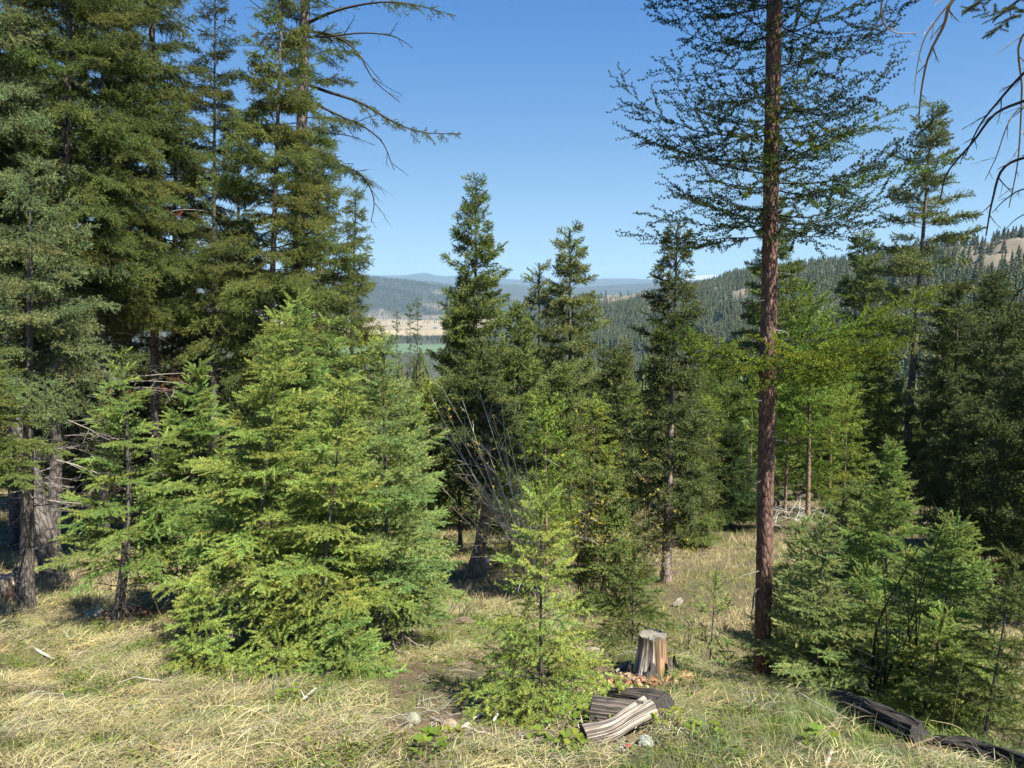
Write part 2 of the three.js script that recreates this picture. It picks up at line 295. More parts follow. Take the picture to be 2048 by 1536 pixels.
function orient(out, p, dir, len, R, up = UPV, roll = 0.5) {
  _y.copy(dir).normalize(); _x.crossVectors(_y, up); if (_x.lengthSq() < 1e-4) _x.set(1, 0, 0); _x.normalize();
  const a = (R() - 0.5) * 2 * roll; _z.crossVectors(_x, _y); _x.multiplyScalar(Math.cos(a)).addScaledVector(_z, Math.sin(a)).normalize(); _z.crossVectors(_x, _y);
  _m.makeBasis(_x.multiplyScalar(len), _y.multiplyScalar(len), _z.multiplyScalar(len)).setPosition(p); out.push(_m.toArray());
}
// one bough: a curved stick from p; returns its points and fills mats with sprigs
function boughPath(p, az, L, e0, e1, R, n = 6, wob = 0.12) {
  const pts = [p.clone()]; let q = p.clone(), a = az;
  for (let i = 1; i <= n; i++) { const t = (i - 0.5) / n, e = lerp(e0, e1, t) + (R() - 0.5) * wob; a += (R() - 0.5) * wob * 1.6; q = q.clone().add(V(Math.cos(a) * Math.cos(e), Math.sin(e), Math.sin(a) * Math.cos(e)).multiplyScalar(L / n)); pts.push(q); }
  return pts;
}
function along(pts, t) { const f = clamp(t) * (pts.length - 1), i = Math.min(pts.length - 2, Math.floor(f)); return [pts[i].clone().lerp(pts[i + 1], f - i), V().subVectors(pts[i + 1], pts[i]).normalize()]; }
function dress(pts, L, o, R, mats) {
  const S = o.sprigLen, step = o.step ?? S * 0.42; let sg = R() < 0.5 ? 1 : -1;
  for (let s = L * (o.bare ?? 0.18) + R() * step; s < L; s += step * (0.8 + 0.4 * R())) {
    const [p, ax] = along(pts, s / L), sd = V().crossVectors(ax, UPV).normalize(); sg = -sg;
    const ph = lerp(o.fan ?? 62, 35, Math.pow(s / L, 3)) * Math.PI / 180, lat = Math.min(o.maxLat ?? 9, (o.lat ?? 0.55) * (L - s) * (0.6 + 0.7 * R()) + S * 0.7);
    const d = ax.clone().multiplyScalar(Math.cos(ph)).addScaledVector(sd, sg * Math.sin(ph)); d.y += (o.droop ?? -0.05) + (R() - 0.5) * (o.spread ?? 0.35); d.normalize();
    const k = Math.max(1, Math.round(lat / (S * 0.75))); let q = p.clone();
    for (let i = 0; i < k; i++) {
      if (R() > (o.fill ?? 1)) { q.addScaledVector(d, lat / k); continue; }
      d.y += (o.latCurve ?? 0) * (i + 1) / k + (R() - 0.5) * 0.1; d.normalize();
      orient(mats, q, d, S * (0.8 + 0.45 * R()), R, UPV, o.roll ?? 0.5);
      if (i < k - 1 || k === 1) for (const t of [1, -1]) if (R() < (o.tert ?? 0.55)) {
        const e = V().crossVectors(d, UPV).normalize(), f = d.clone().multiplyScalar(0.75).addScaledVector(e, t * 0.7); f.y += (R() - 0.5) * 0.45 + (o.droop ?? -0.05); orient(mats, q.clone().addScaledVector(d, lat / k * R()), f, S * (0.55 + 0.5 * R()), R, UPV, o.roll ?? 0.5);
      }
      q.addScaledVector(d, lat / k);
    }
  }
  const [p, ax] = along(pts, 0.97); orient(mats, p, ax, S * 1.1, R);
  for (let i = 0; i < Math.round((o.above ?? 0) * L / S); i++) { const [a, x] = along(pts, 0.3 + 0.7 * R()); x.add(V((R() - 0.5) * 1.2, R() < (o.hang ?? 0.3) ? -0.9 : 0.8, (R() - 0.5) * 1.2)); orient(mats, a, x, S * (0.5 + 0.4 * R()), R); }
}
const ALB = 0.72;
function tints(n, base, R, v = 0.25, hue = 0.12) { base = base.map((c) => c * ALB); return Array.from({ length: n }, () => { const k = 1 - v + 2 * v * R(), h = (R() - 0.5) * 2 * hue; return [base[0] * k * (1 + h), base[1] * k, base[2] * k * (1 - h)]; }); }
function bareLimb(pts, r0, R, twigs, tl, depth = 1, sides = 5, end = 0.25) {   // a dead branch with side twigs: list of tubes
  const n = pts.length, out = [tube(pts, pts.map((_, i) => r0 * lerp(1, end, i / (n - 1))), sides)]; let sg = 1;
  for (let i = 0; i < twigs; i++) {
    const t = 0.15 + 0.85 * (i + R()) / twigs, [p, ax] = along(pts, t), sd = V().crossVectors(ax, V(R() - 0.5, 1, R() - 0.5)).normalize(); sg = -sg;
    const d = ax.clone().multiplyScalar(0.55 + 0.4 * R()).addScaledVector(sd, sg * (0.4 + 0.6 * R())); d.y += (R() - 0.55) * 0.8; d.normalize();
    const L = tl * (0.4 + R()) * (1.15 - 0.6 * t), q = [p]; let c = p.clone(); const dr = (R() - 0.6) * 0.5;
    for (let j = 0; j < 4; j++) { d.y += dr * 0.25; d.x += (R() - 0.5) * 0.25; d.z += (R() - 0.5) * 0.25; d.normalize(); c = c.clone().addScaledVector(d, L / 4); q.push(c); }
    const r = r0 * lerp(0.5, 0.25, t);
    out.push(...(depth > 0 ? bareLimb(q, r, R, Math.max(1, Math.round(3 + R() * 2)), L * 0.45, depth - 1, 3, 0.4) : [tube(q, q.map((_, j) => r * (1 - 0.15 * j)), 3)]));
  }
  return out;
}
// ------------------------------------------------------------------ a conifer. Every bough of a near tree is a part with its own foliage; far ones share one crown
function conifer(o) {
  const R = rng(o.seed), T = new THREE.Group(), top = o.top ?? V(0, o.height, 0), hgt = top.y;
  const bend = o.bend ?? V(0, 0, 0), tp = (t) => V(top.x * t + bend.x * Math.sin(Math.PI * t), hgt * t, top.z * t + bend.z * Math.sin(Math.PI * t));
  const N = o.trunkSeg ?? 24, tpts = [], trad = [];
  for (let i = 0; i <= N; i++) { const t = i / N; tpts.push(tp(t).add(V(0, i ? 0 : -0.25, 0))); trad.push(Math.max(0.004, o.r0 * (1 - (o.taper ?? 0.96) * t) * (1 + (o.flare ?? 0.35) * Math.exp(-t * hgt / (o.r0 * 2.2))))); }
  const sides = o.trunkSides ?? 10;
  part(T, 'trunk', tube(tpts, trad, sides, { us: Math.max(1, Math.round(o.r0 * 6)), vs: 0.9, fn: o.trunkFn }), o.bark ?? M.fir);
  const all = [], wood = [], c0 = o.crown ?? 0.1, boughs = [];
  let y = c0 * hgt, az = R() * 6.28;
  const one = (t, a, Lk = 1, extra = {}) => {
    const ct = clamp((t - c0) / (1 - c0)), L = Math.max(o.sprigLen * 0.8, o.radius(ct, a) * (0.72 + 0.5 * R()) * Lk); if (R() < (o.skip ?? 0)) return;
    const e0 = lerp(o.e0[0], o.e0[1], Math.pow(ct, o.ePow ?? 1.3)) * Math.PI / 180 + (R() - 0.5) * 0.25, e1 = lerp(o.e1[0], o.e1[1], Math.pow(ct, o.ePow ?? 1.3)) * Math.PI / 180 + (R() - 0.5) * 0.25;
    boughs.push({ p: tp(t), a, L, e0, e1, ...extra });
  };
  while (y < hgt * 0.985) {
    const ct = (y / hgt - c0) / (1 - c0), k = Math.max(3, Math.round(o.per * (1 - 0.35 * ct)));
    az += 0.7 + R();
    for (let i = 0; i < k; i++) one(clamp((y + (R() - 0.5) * o.whorl * (o.scatter ?? 0.5)) / hgt, 0, 0.99), az + (i + (R() - 0.5) * 0.6) / k * 6.283);
    y += o.whorl * (0.8 + 0.4 * R()) * lerp(1, 0.62, ct);
  }
  (o.extra ?? []).forEach((e) => boughs.push({ ...e, p: tp(e.t) }));
  boughs.forEach((b) => {
    const pts = b.pts ?? boughPath(b.p, b.a, b.L, b.e0, b.e1, R, o.bseg ?? 6, o.wob ?? 0.12), mats = [], r = Math.max(o.minR ?? 0.003, b.L * (o.thick ?? 0.0085));
    if (!b.dead) dress(pts, b.L, { ...o, ...b.opt }, R, mats);
    const g = tube(pts, pts.map((_, i) => r * (1 - 0.85 * i / (pts.length - 1))), o.boughSides ?? 5);
    if (o.parts) {
      const m = part(T, 'bough', b.dead ? mergeGeometries(bareLimb(pts, r, R, 6, b.L * 0.3)) : g, b.mat ?? o.twig ?? M.twig);
      if (mats.length) { const k = 0.85 + 0.3 * R(), sh = R(); const f = instanced('foliage', SPRIG[o.sprig][Math.floor(R() * SPRIG[o.sprig].length)], o.mat ?? M.needle, mats, tints(mats.length, (b.tint ?? o.tint).map((c, i) => c * k * (i === 0 ? 0.9 + 0.25 * sh : 1)), R, o.vary ?? 0.22)); m.add(f); }
    } else { wood.push(g); all.push(...mats); }
  });
  // leader shoot
  if (!o.flatTop) { const L = []; const t = tp(0.97); for (let i = 0; i < 12; i++) orient(o.parts ? L : all, tp(0.86 + 0.011 * i), V(top.x / hgt + (R() - 0.5) * 1.3 * (1 - i / 12), 1, (R() - 0.5) * 1.3 * (1 - i / 12)).normalize(), o.sprigLen * (0.8 + 0.4 * R()), R); if (o.parts) T.children[0].add(instanced('foliage', SPRIG[o.sprig][0], o.mat ?? M.needle, L, tints(L.length, o.tint, R))); }
  for (let i = 0; i < (o.deadLow ?? 0); i++) {   // bare dead branches under the crown
    const t = lerp(o.deadFrom ?? 0.06, o.deadTo ?? c0 + 0.12, R()), a = R() * 6.283, L = o.deadLen * (0.5 + 0.8 * R()), pts = boughPath(tp(t), a, L, (10 - 20 * R()) * Math.PI / 180, (-35 + 30 * R()) * Math.PI / 180, R, 5, 0.3), g = mergeGeometries(bareLimb(pts, 0.004 + 0.006 * L, R, o.parts ? 7 : 3, L * 0.4, o.parts ? 1 : 0));
    if (o.parts) part(T, 'dead_branch', g, R() < 0.6 ? M.twigDark : M.twigGrey); else wood.push(g);
  }
  if (!o.parts) {
    part(T, 'branchwood', mergeGeometries(wood), o.twig ?? M.twig, 'stuff');
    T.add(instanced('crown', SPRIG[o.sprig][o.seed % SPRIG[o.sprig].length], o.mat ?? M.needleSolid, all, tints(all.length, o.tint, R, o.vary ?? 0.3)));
  }
  return T;
}
let countSprigs = 0;
function plant(T, name, label, category, pos, group) { T.name = numbered(name); T.position.copy(pos); tag(T, label, category, group); scene.add(T); T.traverse((c) => { if (c.isInstancedMesh) countSprigs += c.count; }); return T; }
// top of a tree from the photograph: foot on the ground at px, its tip at (tx, ty)
function rise(px, depth, tx, ty, dz = 0) { const f = foot(px, depth), t = at(tx, ty, depth - dz); return [f, V(t.x - f.x, t.y - f.y, t.z - f.z)]; }

// ------------------------------------------------------------------ tree habits
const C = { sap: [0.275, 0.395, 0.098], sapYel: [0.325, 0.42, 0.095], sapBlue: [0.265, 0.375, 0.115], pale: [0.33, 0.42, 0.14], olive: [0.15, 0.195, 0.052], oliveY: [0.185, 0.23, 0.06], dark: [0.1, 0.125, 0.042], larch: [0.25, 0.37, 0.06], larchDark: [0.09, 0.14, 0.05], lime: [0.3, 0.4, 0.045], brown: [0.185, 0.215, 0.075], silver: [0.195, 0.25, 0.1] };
const cone = (R0, pw = 0.85, low = 0.12) => (ct, a = 0) => R0 * Math.pow(1 - ct, pw) * (0.55 + 0.45 * sstep(0, low, ct)) * (1 + 0.4 * n2(Math.cos(a) * 1.3 + R0 * 37, Math.sin(a) * 1.3, ct * 8));
const SAP = { sprig: 'near', sprigLen: 0.12, parts: true, crown: 0.06, whorl: 0.17, per: 6, e0: [8, 58], e1: [-14, 45], lat: 0.5, maxLat: 0.42, fan: 58, droop: -0.06, spread: 0.75, roll: 2.5, tert: 0.95, step: 0.05, above: 2.0, hang: 0.5, wob: 0.2, scatter: 1.2, tint: C.sap, bark: M.fir, r0: 0.035, taper: 0.93, thick: 0.007, vary: 0.2, bare: 0.16 };
const FIR = { sprig: 'mid', sprigLen: 0.2, parts: true, crown: 0.3, whorl: 0.37, per: 6, e0: [2, 55], e1: [-32, 35], lat: 0.55, maxLat: 0.8, fan: 60, droop: -0.32, spread: 0.8, roll: 2.5, wob: 0.22, tert: 0.95, step: 0.078, above: 1.2, hang: 0.6, scatter: 1.3, tint: C.olive, bark: M.fir, r0: 0.13, taper: 0.9, thick: 0.009, bare: 0.22, vary: 0.25, trunkSides: 14, trunkSeg: 40, deadLow: 26, deadLen: 1.1, twig: M.twigDark };
const FAR = { sprig: 'far', sprigLen: 0.42, parts: false, crown: 0.12, whorl: 0.6, per: 6, e0: [6, 55], e1: [-22, 38], lat: 0.5, maxLat: 1.0, fan: 58, droop: -0.12, spread: 0.6, roll: 2.5, wob: 0.2, tert: 0.7, step: 0.15, above: 0.6, hang: 0.4, scatter: 1.4, tint: C.olive, bark: M.fir, r0: 0.16, taper: 0.94, thick: 0.008, bare: 0.22, vary: 0.3, mat: M.needleSolid, twig: M.twigDark, boughSides: 3, bseg: 4, trunkSides: 8, trunkSeg: 14 };

function sapling(px, depth, tx, ty, R0, seed, label, extra = {}, group) {
  const [f, top] = rise(px, depth, tx, ty);
  return plant(conifer({ ...SAP, seed, top, radius: cone(R0), r0: 0.008 * top.y + 0.004, ...extra }), 'fir_sapling', label, 'sapling', f, group);
}
function firTree(px, depth, tx, ty, R0, seed, label, extra = {}, name = 'fir_tree', cat = 'tree') {
  const [f, top] = rise(px, depth, tx, ty, extra.dz ?? 0);
  return plant(conifer({ ...FIR, seed, top, radius: cone(R0, 0.7, 0.08), ...extra }), name, label, cat, f);
}
function farTree(px, depth, tx, ty, R0, seed, label, extra = {}, name = 'fir_tree') {
  const [f, top] = rise(px, depth, tx, ty, extra.dz ?? 0);
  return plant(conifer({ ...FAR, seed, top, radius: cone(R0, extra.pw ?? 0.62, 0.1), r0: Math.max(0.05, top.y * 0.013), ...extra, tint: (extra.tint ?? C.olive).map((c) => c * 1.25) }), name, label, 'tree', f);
}

// ------------------------------------------------------------------ the young firs close by
sapling(475, 6.6, 560, 640, 0.85, 21, 'bright green fir sapling before the big clump, its thin stem bare below', { tint: C.sapYel, crown: 0.2, deadLow: 26, deadLen: 0.5, deadFrom: 0.02, deadTo: 0.3 });
sapling(535, 7.6, 597, 588, 1.0, 22, 'tallest bright green fir sapling in the clump, with a slim pointed leader', { tint: C.sap, crown: 0.22, deadLow: 26, deadLen: 0.4, deadFrom: 0.02, deadTo: 0.2 });
sapling(612, 6.2, 690, 770, 0.7, 23, 'yellow green fir sapling with low boughs sweeping the grass before the clump', { tint: C.sapYel, crown: 0.13, e0: [-8, 50], e1: [-22, 40], deadLow: 16, deadLen: 0.4, deadFrom: 0.02, deadTo: 0.25 });
sapling(770, 6.9, 765, 690, 0.98, 24, 'bluish green bushy fir sapling with dark straight stem, beside the bare shrub', { tint: C.sapBlue, crown: 0.14, e1: [-14, 45], deadLow: 20, deadLen: 0.5, deadFrom: 0.02, deadTo: 0.25 });
sapling(830, 8.0, 826, 800, 0.5, 25, 'smaller bluish green fir sapling tucked behind the bushy one, beside the curved grey trunk', { tint: C.sapBlue });
sapling(212, 7.8, 240, 715, 0.92, 26, 'wide open fir sapling with long level boughs over the stump and leaning stem', { tint: C.sap, crown: 0.2, lat: 0.42, per: 5, whorl: 0.24, r0: 0.06, deadLow: 16, deadLen: 0.6, deadFrom: 0.05, deadTo: 0.3, bend: V(0.12, 0, 0) });
sapling(345, 8.4, 400, 730, 0.9, 27, 'green fir sapling between the wide open sapling and the tallest one', { tint: C.sap, crown: 0.2, deadLow: 18, deadLen: 0.5, deadFrom: 0.02, deadTo: 0.2 });
sapling(690, 8.6, 660, 650, 0.8, 28, 'slim green fir sapling behind the clump, tip near the pale field', { tint: C.sap });
sapling(400, 6.0, 385, 1190, 0.4, 29, 'knee-high yellow green fir seedling spreading over grass under the clump', { tint: C.sapYel, whorl: 0.12, e0: [0, 40], e1: [-15, 20] });
sapling(545, 5.7, 555, 1275, 0.42, 30, 'low yellowish fir seedling lying against the grass below the clump', { tint: C.sapYel, whorl: 0.1, e0: [0, 30], e1: [-20, 10] });
sapling(690, 5.7, 690, 1240, 0.45, 31, 'low dense fir seedling at the foot of the bluish sapling', { tint: C.sap, whorl: 0.1, e0: [0, 30], e1: [-25, 10] });
sapling(1084, 4.75, 1082, 990, 0.46, 32, 'wispy yellow green fir sapling standing alone in front of the stump and logs', { tint: C.sapYel, crown: 0.05, whorl: 0.15, per: 6, e0: [5, 55], e1: [-10, 45], lat: 0.42, step: 0.07, tert: 0.45, above: 0.7, extra: Array.from({ length: 16 }, (_, i) => ({ t: 0.05 + 0.011 * i, a: i * 2.4 + 0.3, L: 0.5 + 0.07 * (i % 4), e0: 0.2, e1: -0.55, opt: { tert: 0.8, above: 2 } })) });
sapling(1272, 7.2, 1268, 1105, 0.5, 33, 'dark shaded fir sapling directly behind the white and orange stump', { tint: C.olive, lat: 0.45 });
sapling(1432, 8.6, 1432, 1150, 0.62, 34, 'thin see-through pale fir sapling between stump and larch trunk', { tint: C.pale, per: 4, whorl: 0.2, lat: 0.35, tert: 0.2, step: 0.1 });
sapling(1612, 9.0, 1606, 1040, 0.8, 35, 'pale green fir sapling with upswept tip just behind the larch trunk', { tint: C.pale });
sapling(1655, 8.0, 1650, 1045, 0.85, 36, 'pale green fir sapling with forked pointed shoots beside the larch trunk', { tint: C.pale, lat: 0.5, e0: [5, 62], e1: [-5, 58] });
sapling(1788, 10.5, 1786, 885, 1.05, 37, 'tall green fir sapling with a spiky crown of shoots behind the blackened shrub', { tint: C.sap, e0: [5, 60], e1: [-5, 55] });
sapling(1897, 7.6, 1916, 1030, 1.05, 38, 'broad light green fir sapling with long reaching boughs beside the burnt log', { tint: C.sap, crown: 0.1, e0: [8, 60], e1: [-2, 50] });
sapling(1880, 6.9, 1885, 1240, 0.65, 39, 'yellow green fir sapling low down in front of the broad one, behind the burnt log', { tint: C.sapYel, per: 5 });
sapling(2014, 6.3, 2030, 1120, 0.55, 40, 'shaded dark-stemmed fir sapling at the edge beyond the burnt log end', { tint: C.olive, per: 5, crown: 0.15, lat: 0.4 });
sapling(1745, 8.6, 1735, 1130, 0.75, 41, 'mid green fir sapling half hidden by the blackened shrub stems', { tint: C.sap, per: 5 });
sapling(1560, 9.6, 1562, 1180, 0.45, 42, 'small pale fir sapling half hidden by the larch trunk', { tint: C.pale, per: 4, lat: 0.4 });

// ------------------------------------------------------------------ the dark group of tall firs
firTree(97, 11.2, -60, -250, 1.7, 51, 'tall fir with thick curving trunk leaning towards the picture edge, bare below, silvery boughs', { r0: 0.17, bend: V(-0.45, 0, 0), crown: 0.42, tint: C.silver, deadLow: 40, deadFrom: 0.08, deadTo: 0.42, deadLen: 1.0, taper: 0.7 });
firTree(92, 12.6, 150, -330, 1.9, 52, 'tall olive fir with straight dark trunk behind the curving one and many dead twigs', { r0: 0.115, crown: 0.45, tint: C.olive, deadLow: 60, deadFrom: 0.15, deadTo: 0.47, deadLen: 1.3, taper: 0.75 });
{ const D = 15.5, f = foot(200, D), rust = (P, opt) => { const pts = spline(P.map(([x, y], i) => at(x, y, D - 0.5 * i).sub(f)), 9); return { pts, t: 0.4, L: pts[0].distanceTo(pts[9]), tint: [0.2, 0.095, 0.05], mat: M.twigGrey, ...opt }; };
  firTree(200, D, 205, -300, 2.1, 53, 'dense olive green fir filling the space between two straight trunks, a few boughs rusty', { crown: 0.38, tint: C.olive, r0: 0.11, extra: [rust([[205, 740], [270, 752], [335, 748], [400, 745]], { opt: { fill: 0.25, step: 0.2, above: 0, tert: 0.2 } }), rust([[205, 760], [280, 778], [350, 782], [405, 775]], { dead: true }), rust([[205, 770], [290, 762], [380, 768]], { dead: true }), rust([[300, 440], [360, 420], [440, 425]], { opt: { fill: 0.25, step: 0.2, above: 0, tert: 0.2 } })] }); }
firTree(305, 17, 300, -340, 1.9, 54, 'tall fir with slim straight trunk showing through sparse boughs and sky gaps', { crown: 0.36, tint: C.olive, r0: 0.115, taper: 0.6, skip: 0.2, whorl: 0.36 });
firTree(520, 14.8, 566, -60, 1.75, 55, 'olive brown fir with light flaking trunk standing above the sapling clump', { crown: 0.34, tint: C.oliveY, r0: 0.1, bark: M.firGrey, taper: 0.85 });
firTree(420, 19, 430, -40, 1.7, 56, 'thin dark fir behind, with sky showing through its upper boughs', { crown: 0.36, tint: C.dark, r0: 0.1, skip: 0.28 });
firTree(690, 21, 712, 380, 1.1, 57, 'yellowish brown narrow fir at the outer edge of the dark group, above the pale field', { crown: 0.25, tint: C.oliveY, r0: 0.11 });
firTree(20, 17, -10, -200, 2.2, 58, 'dark fir furthest into the corner of the dense group', { crown: 0.3, tint: C.dark, r0: 0.12 });
firTree(630, 17, 640, 250, 1.5, 59, 'dark green fir between the light trunk and the edge of the dark group', { crown: 0.3, tint: C.olive, r0: 0.12 });
sapling(30, 8.6, 62, 330, 1.25, 60, 'silvery green young fir with soft pale boughs in front of the curving trunk', { ...FIR, sprigLen: 0.17, crown: 0.5, tint: C.silver, r0: 0.09, deadLow: 14, deadTo: 0.45, e0: [0, 50], e1: [-25, 35], whorl: 0.26 });
sapling(-70, 7.2, -60, 620, 0.85, 61, 'olive young fir whose drooping boughs reach in from the edge, below the silvery one', { crown: 0.5, tint: C.oliveY, r0: 0.07, e0: [0, 50], e1: [-30, 30] });
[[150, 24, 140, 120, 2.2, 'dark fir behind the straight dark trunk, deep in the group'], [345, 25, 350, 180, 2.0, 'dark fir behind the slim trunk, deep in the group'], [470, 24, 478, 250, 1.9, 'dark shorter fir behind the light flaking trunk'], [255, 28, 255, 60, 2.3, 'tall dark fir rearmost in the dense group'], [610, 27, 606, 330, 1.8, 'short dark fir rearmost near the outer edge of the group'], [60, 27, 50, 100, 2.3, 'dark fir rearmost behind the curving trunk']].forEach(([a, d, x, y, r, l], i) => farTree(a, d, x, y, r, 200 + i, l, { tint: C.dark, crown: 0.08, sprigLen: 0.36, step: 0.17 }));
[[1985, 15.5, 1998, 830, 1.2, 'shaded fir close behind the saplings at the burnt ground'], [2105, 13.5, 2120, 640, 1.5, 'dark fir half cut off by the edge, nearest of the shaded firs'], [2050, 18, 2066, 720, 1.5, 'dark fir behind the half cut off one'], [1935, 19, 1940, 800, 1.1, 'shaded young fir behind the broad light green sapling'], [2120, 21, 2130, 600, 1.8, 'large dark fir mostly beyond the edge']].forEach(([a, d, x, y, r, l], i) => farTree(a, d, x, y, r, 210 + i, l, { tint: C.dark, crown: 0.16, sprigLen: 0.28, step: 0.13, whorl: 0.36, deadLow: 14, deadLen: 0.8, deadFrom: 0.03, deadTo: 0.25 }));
{ // the old fir with long dead limbs reaching over the sky
  const D = 18, [f, top] = rise(575, D, 618, -260); const limb = (a, opt = {}) => { const p = a.map(([x, y], i) => at(x, y, D - (opt.fw ?? 0) * i).sub(f)); const pts = spline(p, 14); let L = 0; for (let i = 1; i < pts.length; i++) L += pts[i].distanceTo(pts[i - 1]); return { pts, L, t: 0.5, mat: M.twigDark, dead: true, ...opt }; };
  const ch = { opt: { lat: 0.28, step: 0.12, bare: 0.35, fill: 0.75, tert: 0.3 }, dead: false, tint: C.olive };
  const extra = [limb([[600, 55], [650, 30], [700, 14], [770, 4], [830, 10], [905, 30]], { ...ch, opt: { ...ch.opt, bare: 0.55 } }), limb([[612, 75], [665, 72], [730, 66], [790, 74], [826, 95]]), limb([[610, 62], [670, 72], [715, 105], [748, 160], [800, 205]], { thickK: 1 }),
    limb([[605, 165], [650, 182], [720, 205], [780, 240], [835, 263], [918, 268]], ch), limb([[605, 195], [680, 232], [730, 255], [765, 285], [788, 340]]), limb([[610, 255], [660, 266], [700, 272], [748, 290]]), limb([[600, 300], [670, 325], [725, 352], [748, 400], [742, 445]]), limb([[690, 340], [740, 360], [775, 385]], {}),
    limb([[600, 40], [520, 15], [470, -30]]), limb([[600, 130], [540, 95], [470, 90]]), limb([[598, 225], [520, 215], [450, 250]], ch)];
  extra.forEach((e) => { e.L *= 1.0; });
  plant(conifer({ ...FIR, seed: 62, top, radius: cone(1.5, 0.5), r0: 0.19, taper: 0.5, crown: 0.55, per: 5, skip: 0.3, whorl: 0.5, tint: C.olive, extra, deadLow: 14, deadFrom: 0.3, deadTo: 0.8, thick: 0.012, trunkSides: 18 }), 'old_fir_tree', 'old fir with thick dark trunk and long bare limbs against the open sky', 'tree', f);
}

// ------------------------------------------------------------------ the larch
{
  const D = 8.5, f = foot(1525, D, 1380), t0 = at(1549, 0, D), base = at(1525, 1372, D); f.x = base.x; f.y = H(f.x, f.z);
  const k = (at(1553, -330, D).y - f.y), top = V((t0.x - f.x) * k / (t0.y - f.y), k, 0);
  const R = rng(71), extra = [], tOf = (py) => (at(1540, py, D).y - f.y) / k, rad = (d) => d * Math.PI / 180;
  const B = (py, a, L, e0, e1, tint, opt) => extra.push({ t: tOf(py), a: rad(a), L, e0: rad(e0), e1: rad(e1), tint, opt });
  for (let i = 0; i < 18; i++) { const a = i < 7 ? 150 + 60 * R() : -60 + 150 * R(); B(690 + 60 * R(), a, (i < 7 ? 0.8 : 1.0) + 0.6 * R(), -4 + 14 * R(), 10 + 25 * R(), i < 7 ? C.larch : R() < 0.5 ? C.lime : C.larch, { lat: 0.55, step: 0.1, tert: 0.25 }); }
  B(690, 15, 2.0, 14, 26, C.lime, { lat: 0.5 }); B(700, 60, 1.6, 12, 30, C.lime); B(690, 300, 1.2, 25, 45, C.larch);
  B(470, 176, 1.55, -8, 6, C.larchDark); B(465, 4, 1.05, -10, 8, C.larchDark); B(450, 200, 1.4, -6, 20, C.larch); B(455, 340, 1.3, -6, 10, C.larchDark); B(440, 150, 1.2, -5, 15, C.larchDark); B(400, 10, 1.9, 8, 20, C.larch); B(350, 182, 1.75, 2, 45, C.larchDark); B(270, 178, 1.85, -6, 40, C.larchDark); B(330, 355, 1.85, 15, 25, C.larch); B(290, 95, 0.7, 5, 20, C.lime); B(310, 70, 0.8, 5, 10, C.lime); B(360, 120, 0.7, 0, 10, C.lime); B(230, 80, 0.6, 10, 30, C.lime);
  for (let tier = 0; tier < 15; tier++) { const py0 = 430 - 62 * tier, n = 4 + Math.floor(R() * 2), a0 = R() * 360; for (let i = 0; i < n; i++) { const a = a0 + i * 360 / n + 50 * (R() - 0.5), L = (1.2 + 0.6 * R()) * lerp(1, 0.75, sstep(300, -400, py0)); B(py0 + 36 * (R() - 0.5), a, L, -20 + 18 * R(), 28 + 34 * R(), R() < 0.15 ? C.larch : C.larchDark); } }
  const T = conifer({ seed: 72, top, r0: 0.104, taper: 0.26, flare: 0.5, crown: 0.999, whorl: 9, per: 3, radius: () => 0.2, e0: [0, 0], e1: [0, 0], sprig: 'larch', sprigLen: 0.3, parts: true, lat: 0.42, maxLat: 0.6, fan: 58, droop: -0.26, spread: 0.9, latCurve: 0.2, tert: 0.2, step: 0.09, bare: 0.1, tint: C.larchDark, mat: M.leaf, twig: M.twigDark, thick: 0.0062, extra, bark: M.larch, trunkSides: 40, trunkSeg: 300, flatTop: true, wob: 0.2, vary: 0.2,
    trunkFn: (a, t, l) => { const u = (((a / 6.2832) % 1) + 1) % 1; return 1 + 0.10 * (barkH(u, (l * 1.1) % 1) - 0.55) + 0.05 * n2(Math.cos(a) * 1.5, l * 1.3 + Math.sin(a)); }, boughSides: 6 });
  const stick = (pts, r, sd) => part(T, 'dead_branch', mergeGeometries(bareLimb(spline(pts.map(([x, y]) => at(x, y, D - 0.05).sub(f)), 8), r, rng(sd), 6, 0.08, 0)), M.twigGrey);
  stick([[1528, 1138], [1510, 1145], [1490, 1150], [1470, 1158]], 0.012, 3); stick([[1530, 1175], [1512, 1180], [1506, 1210], [1503, 1240], [1512, 1262]], 0.018, 4); stick([[1545, 1170], [1552, 1200], [1550, 1230]], 0.014, 5);
  for (const [py, sg, l] of [[880, 1, 22], [960, -1, 16], [800, -1, 26], [1050, 1, 14], [600, -1, 34], [545, 1, 40], [660, 1, 20]]) stick([[1541 + sg * 8 - (py - 700) * 0.015, py], [1541 + sg * (16 + l * 0.5), py + 3], [1541 + sg * (16 + l), py + 9]], 0.008, py);
  plant(T, 'larch_tree', 'tall larch with straight reddish scaly trunk and thin tufted branches against the sky', 'tree', f);
}

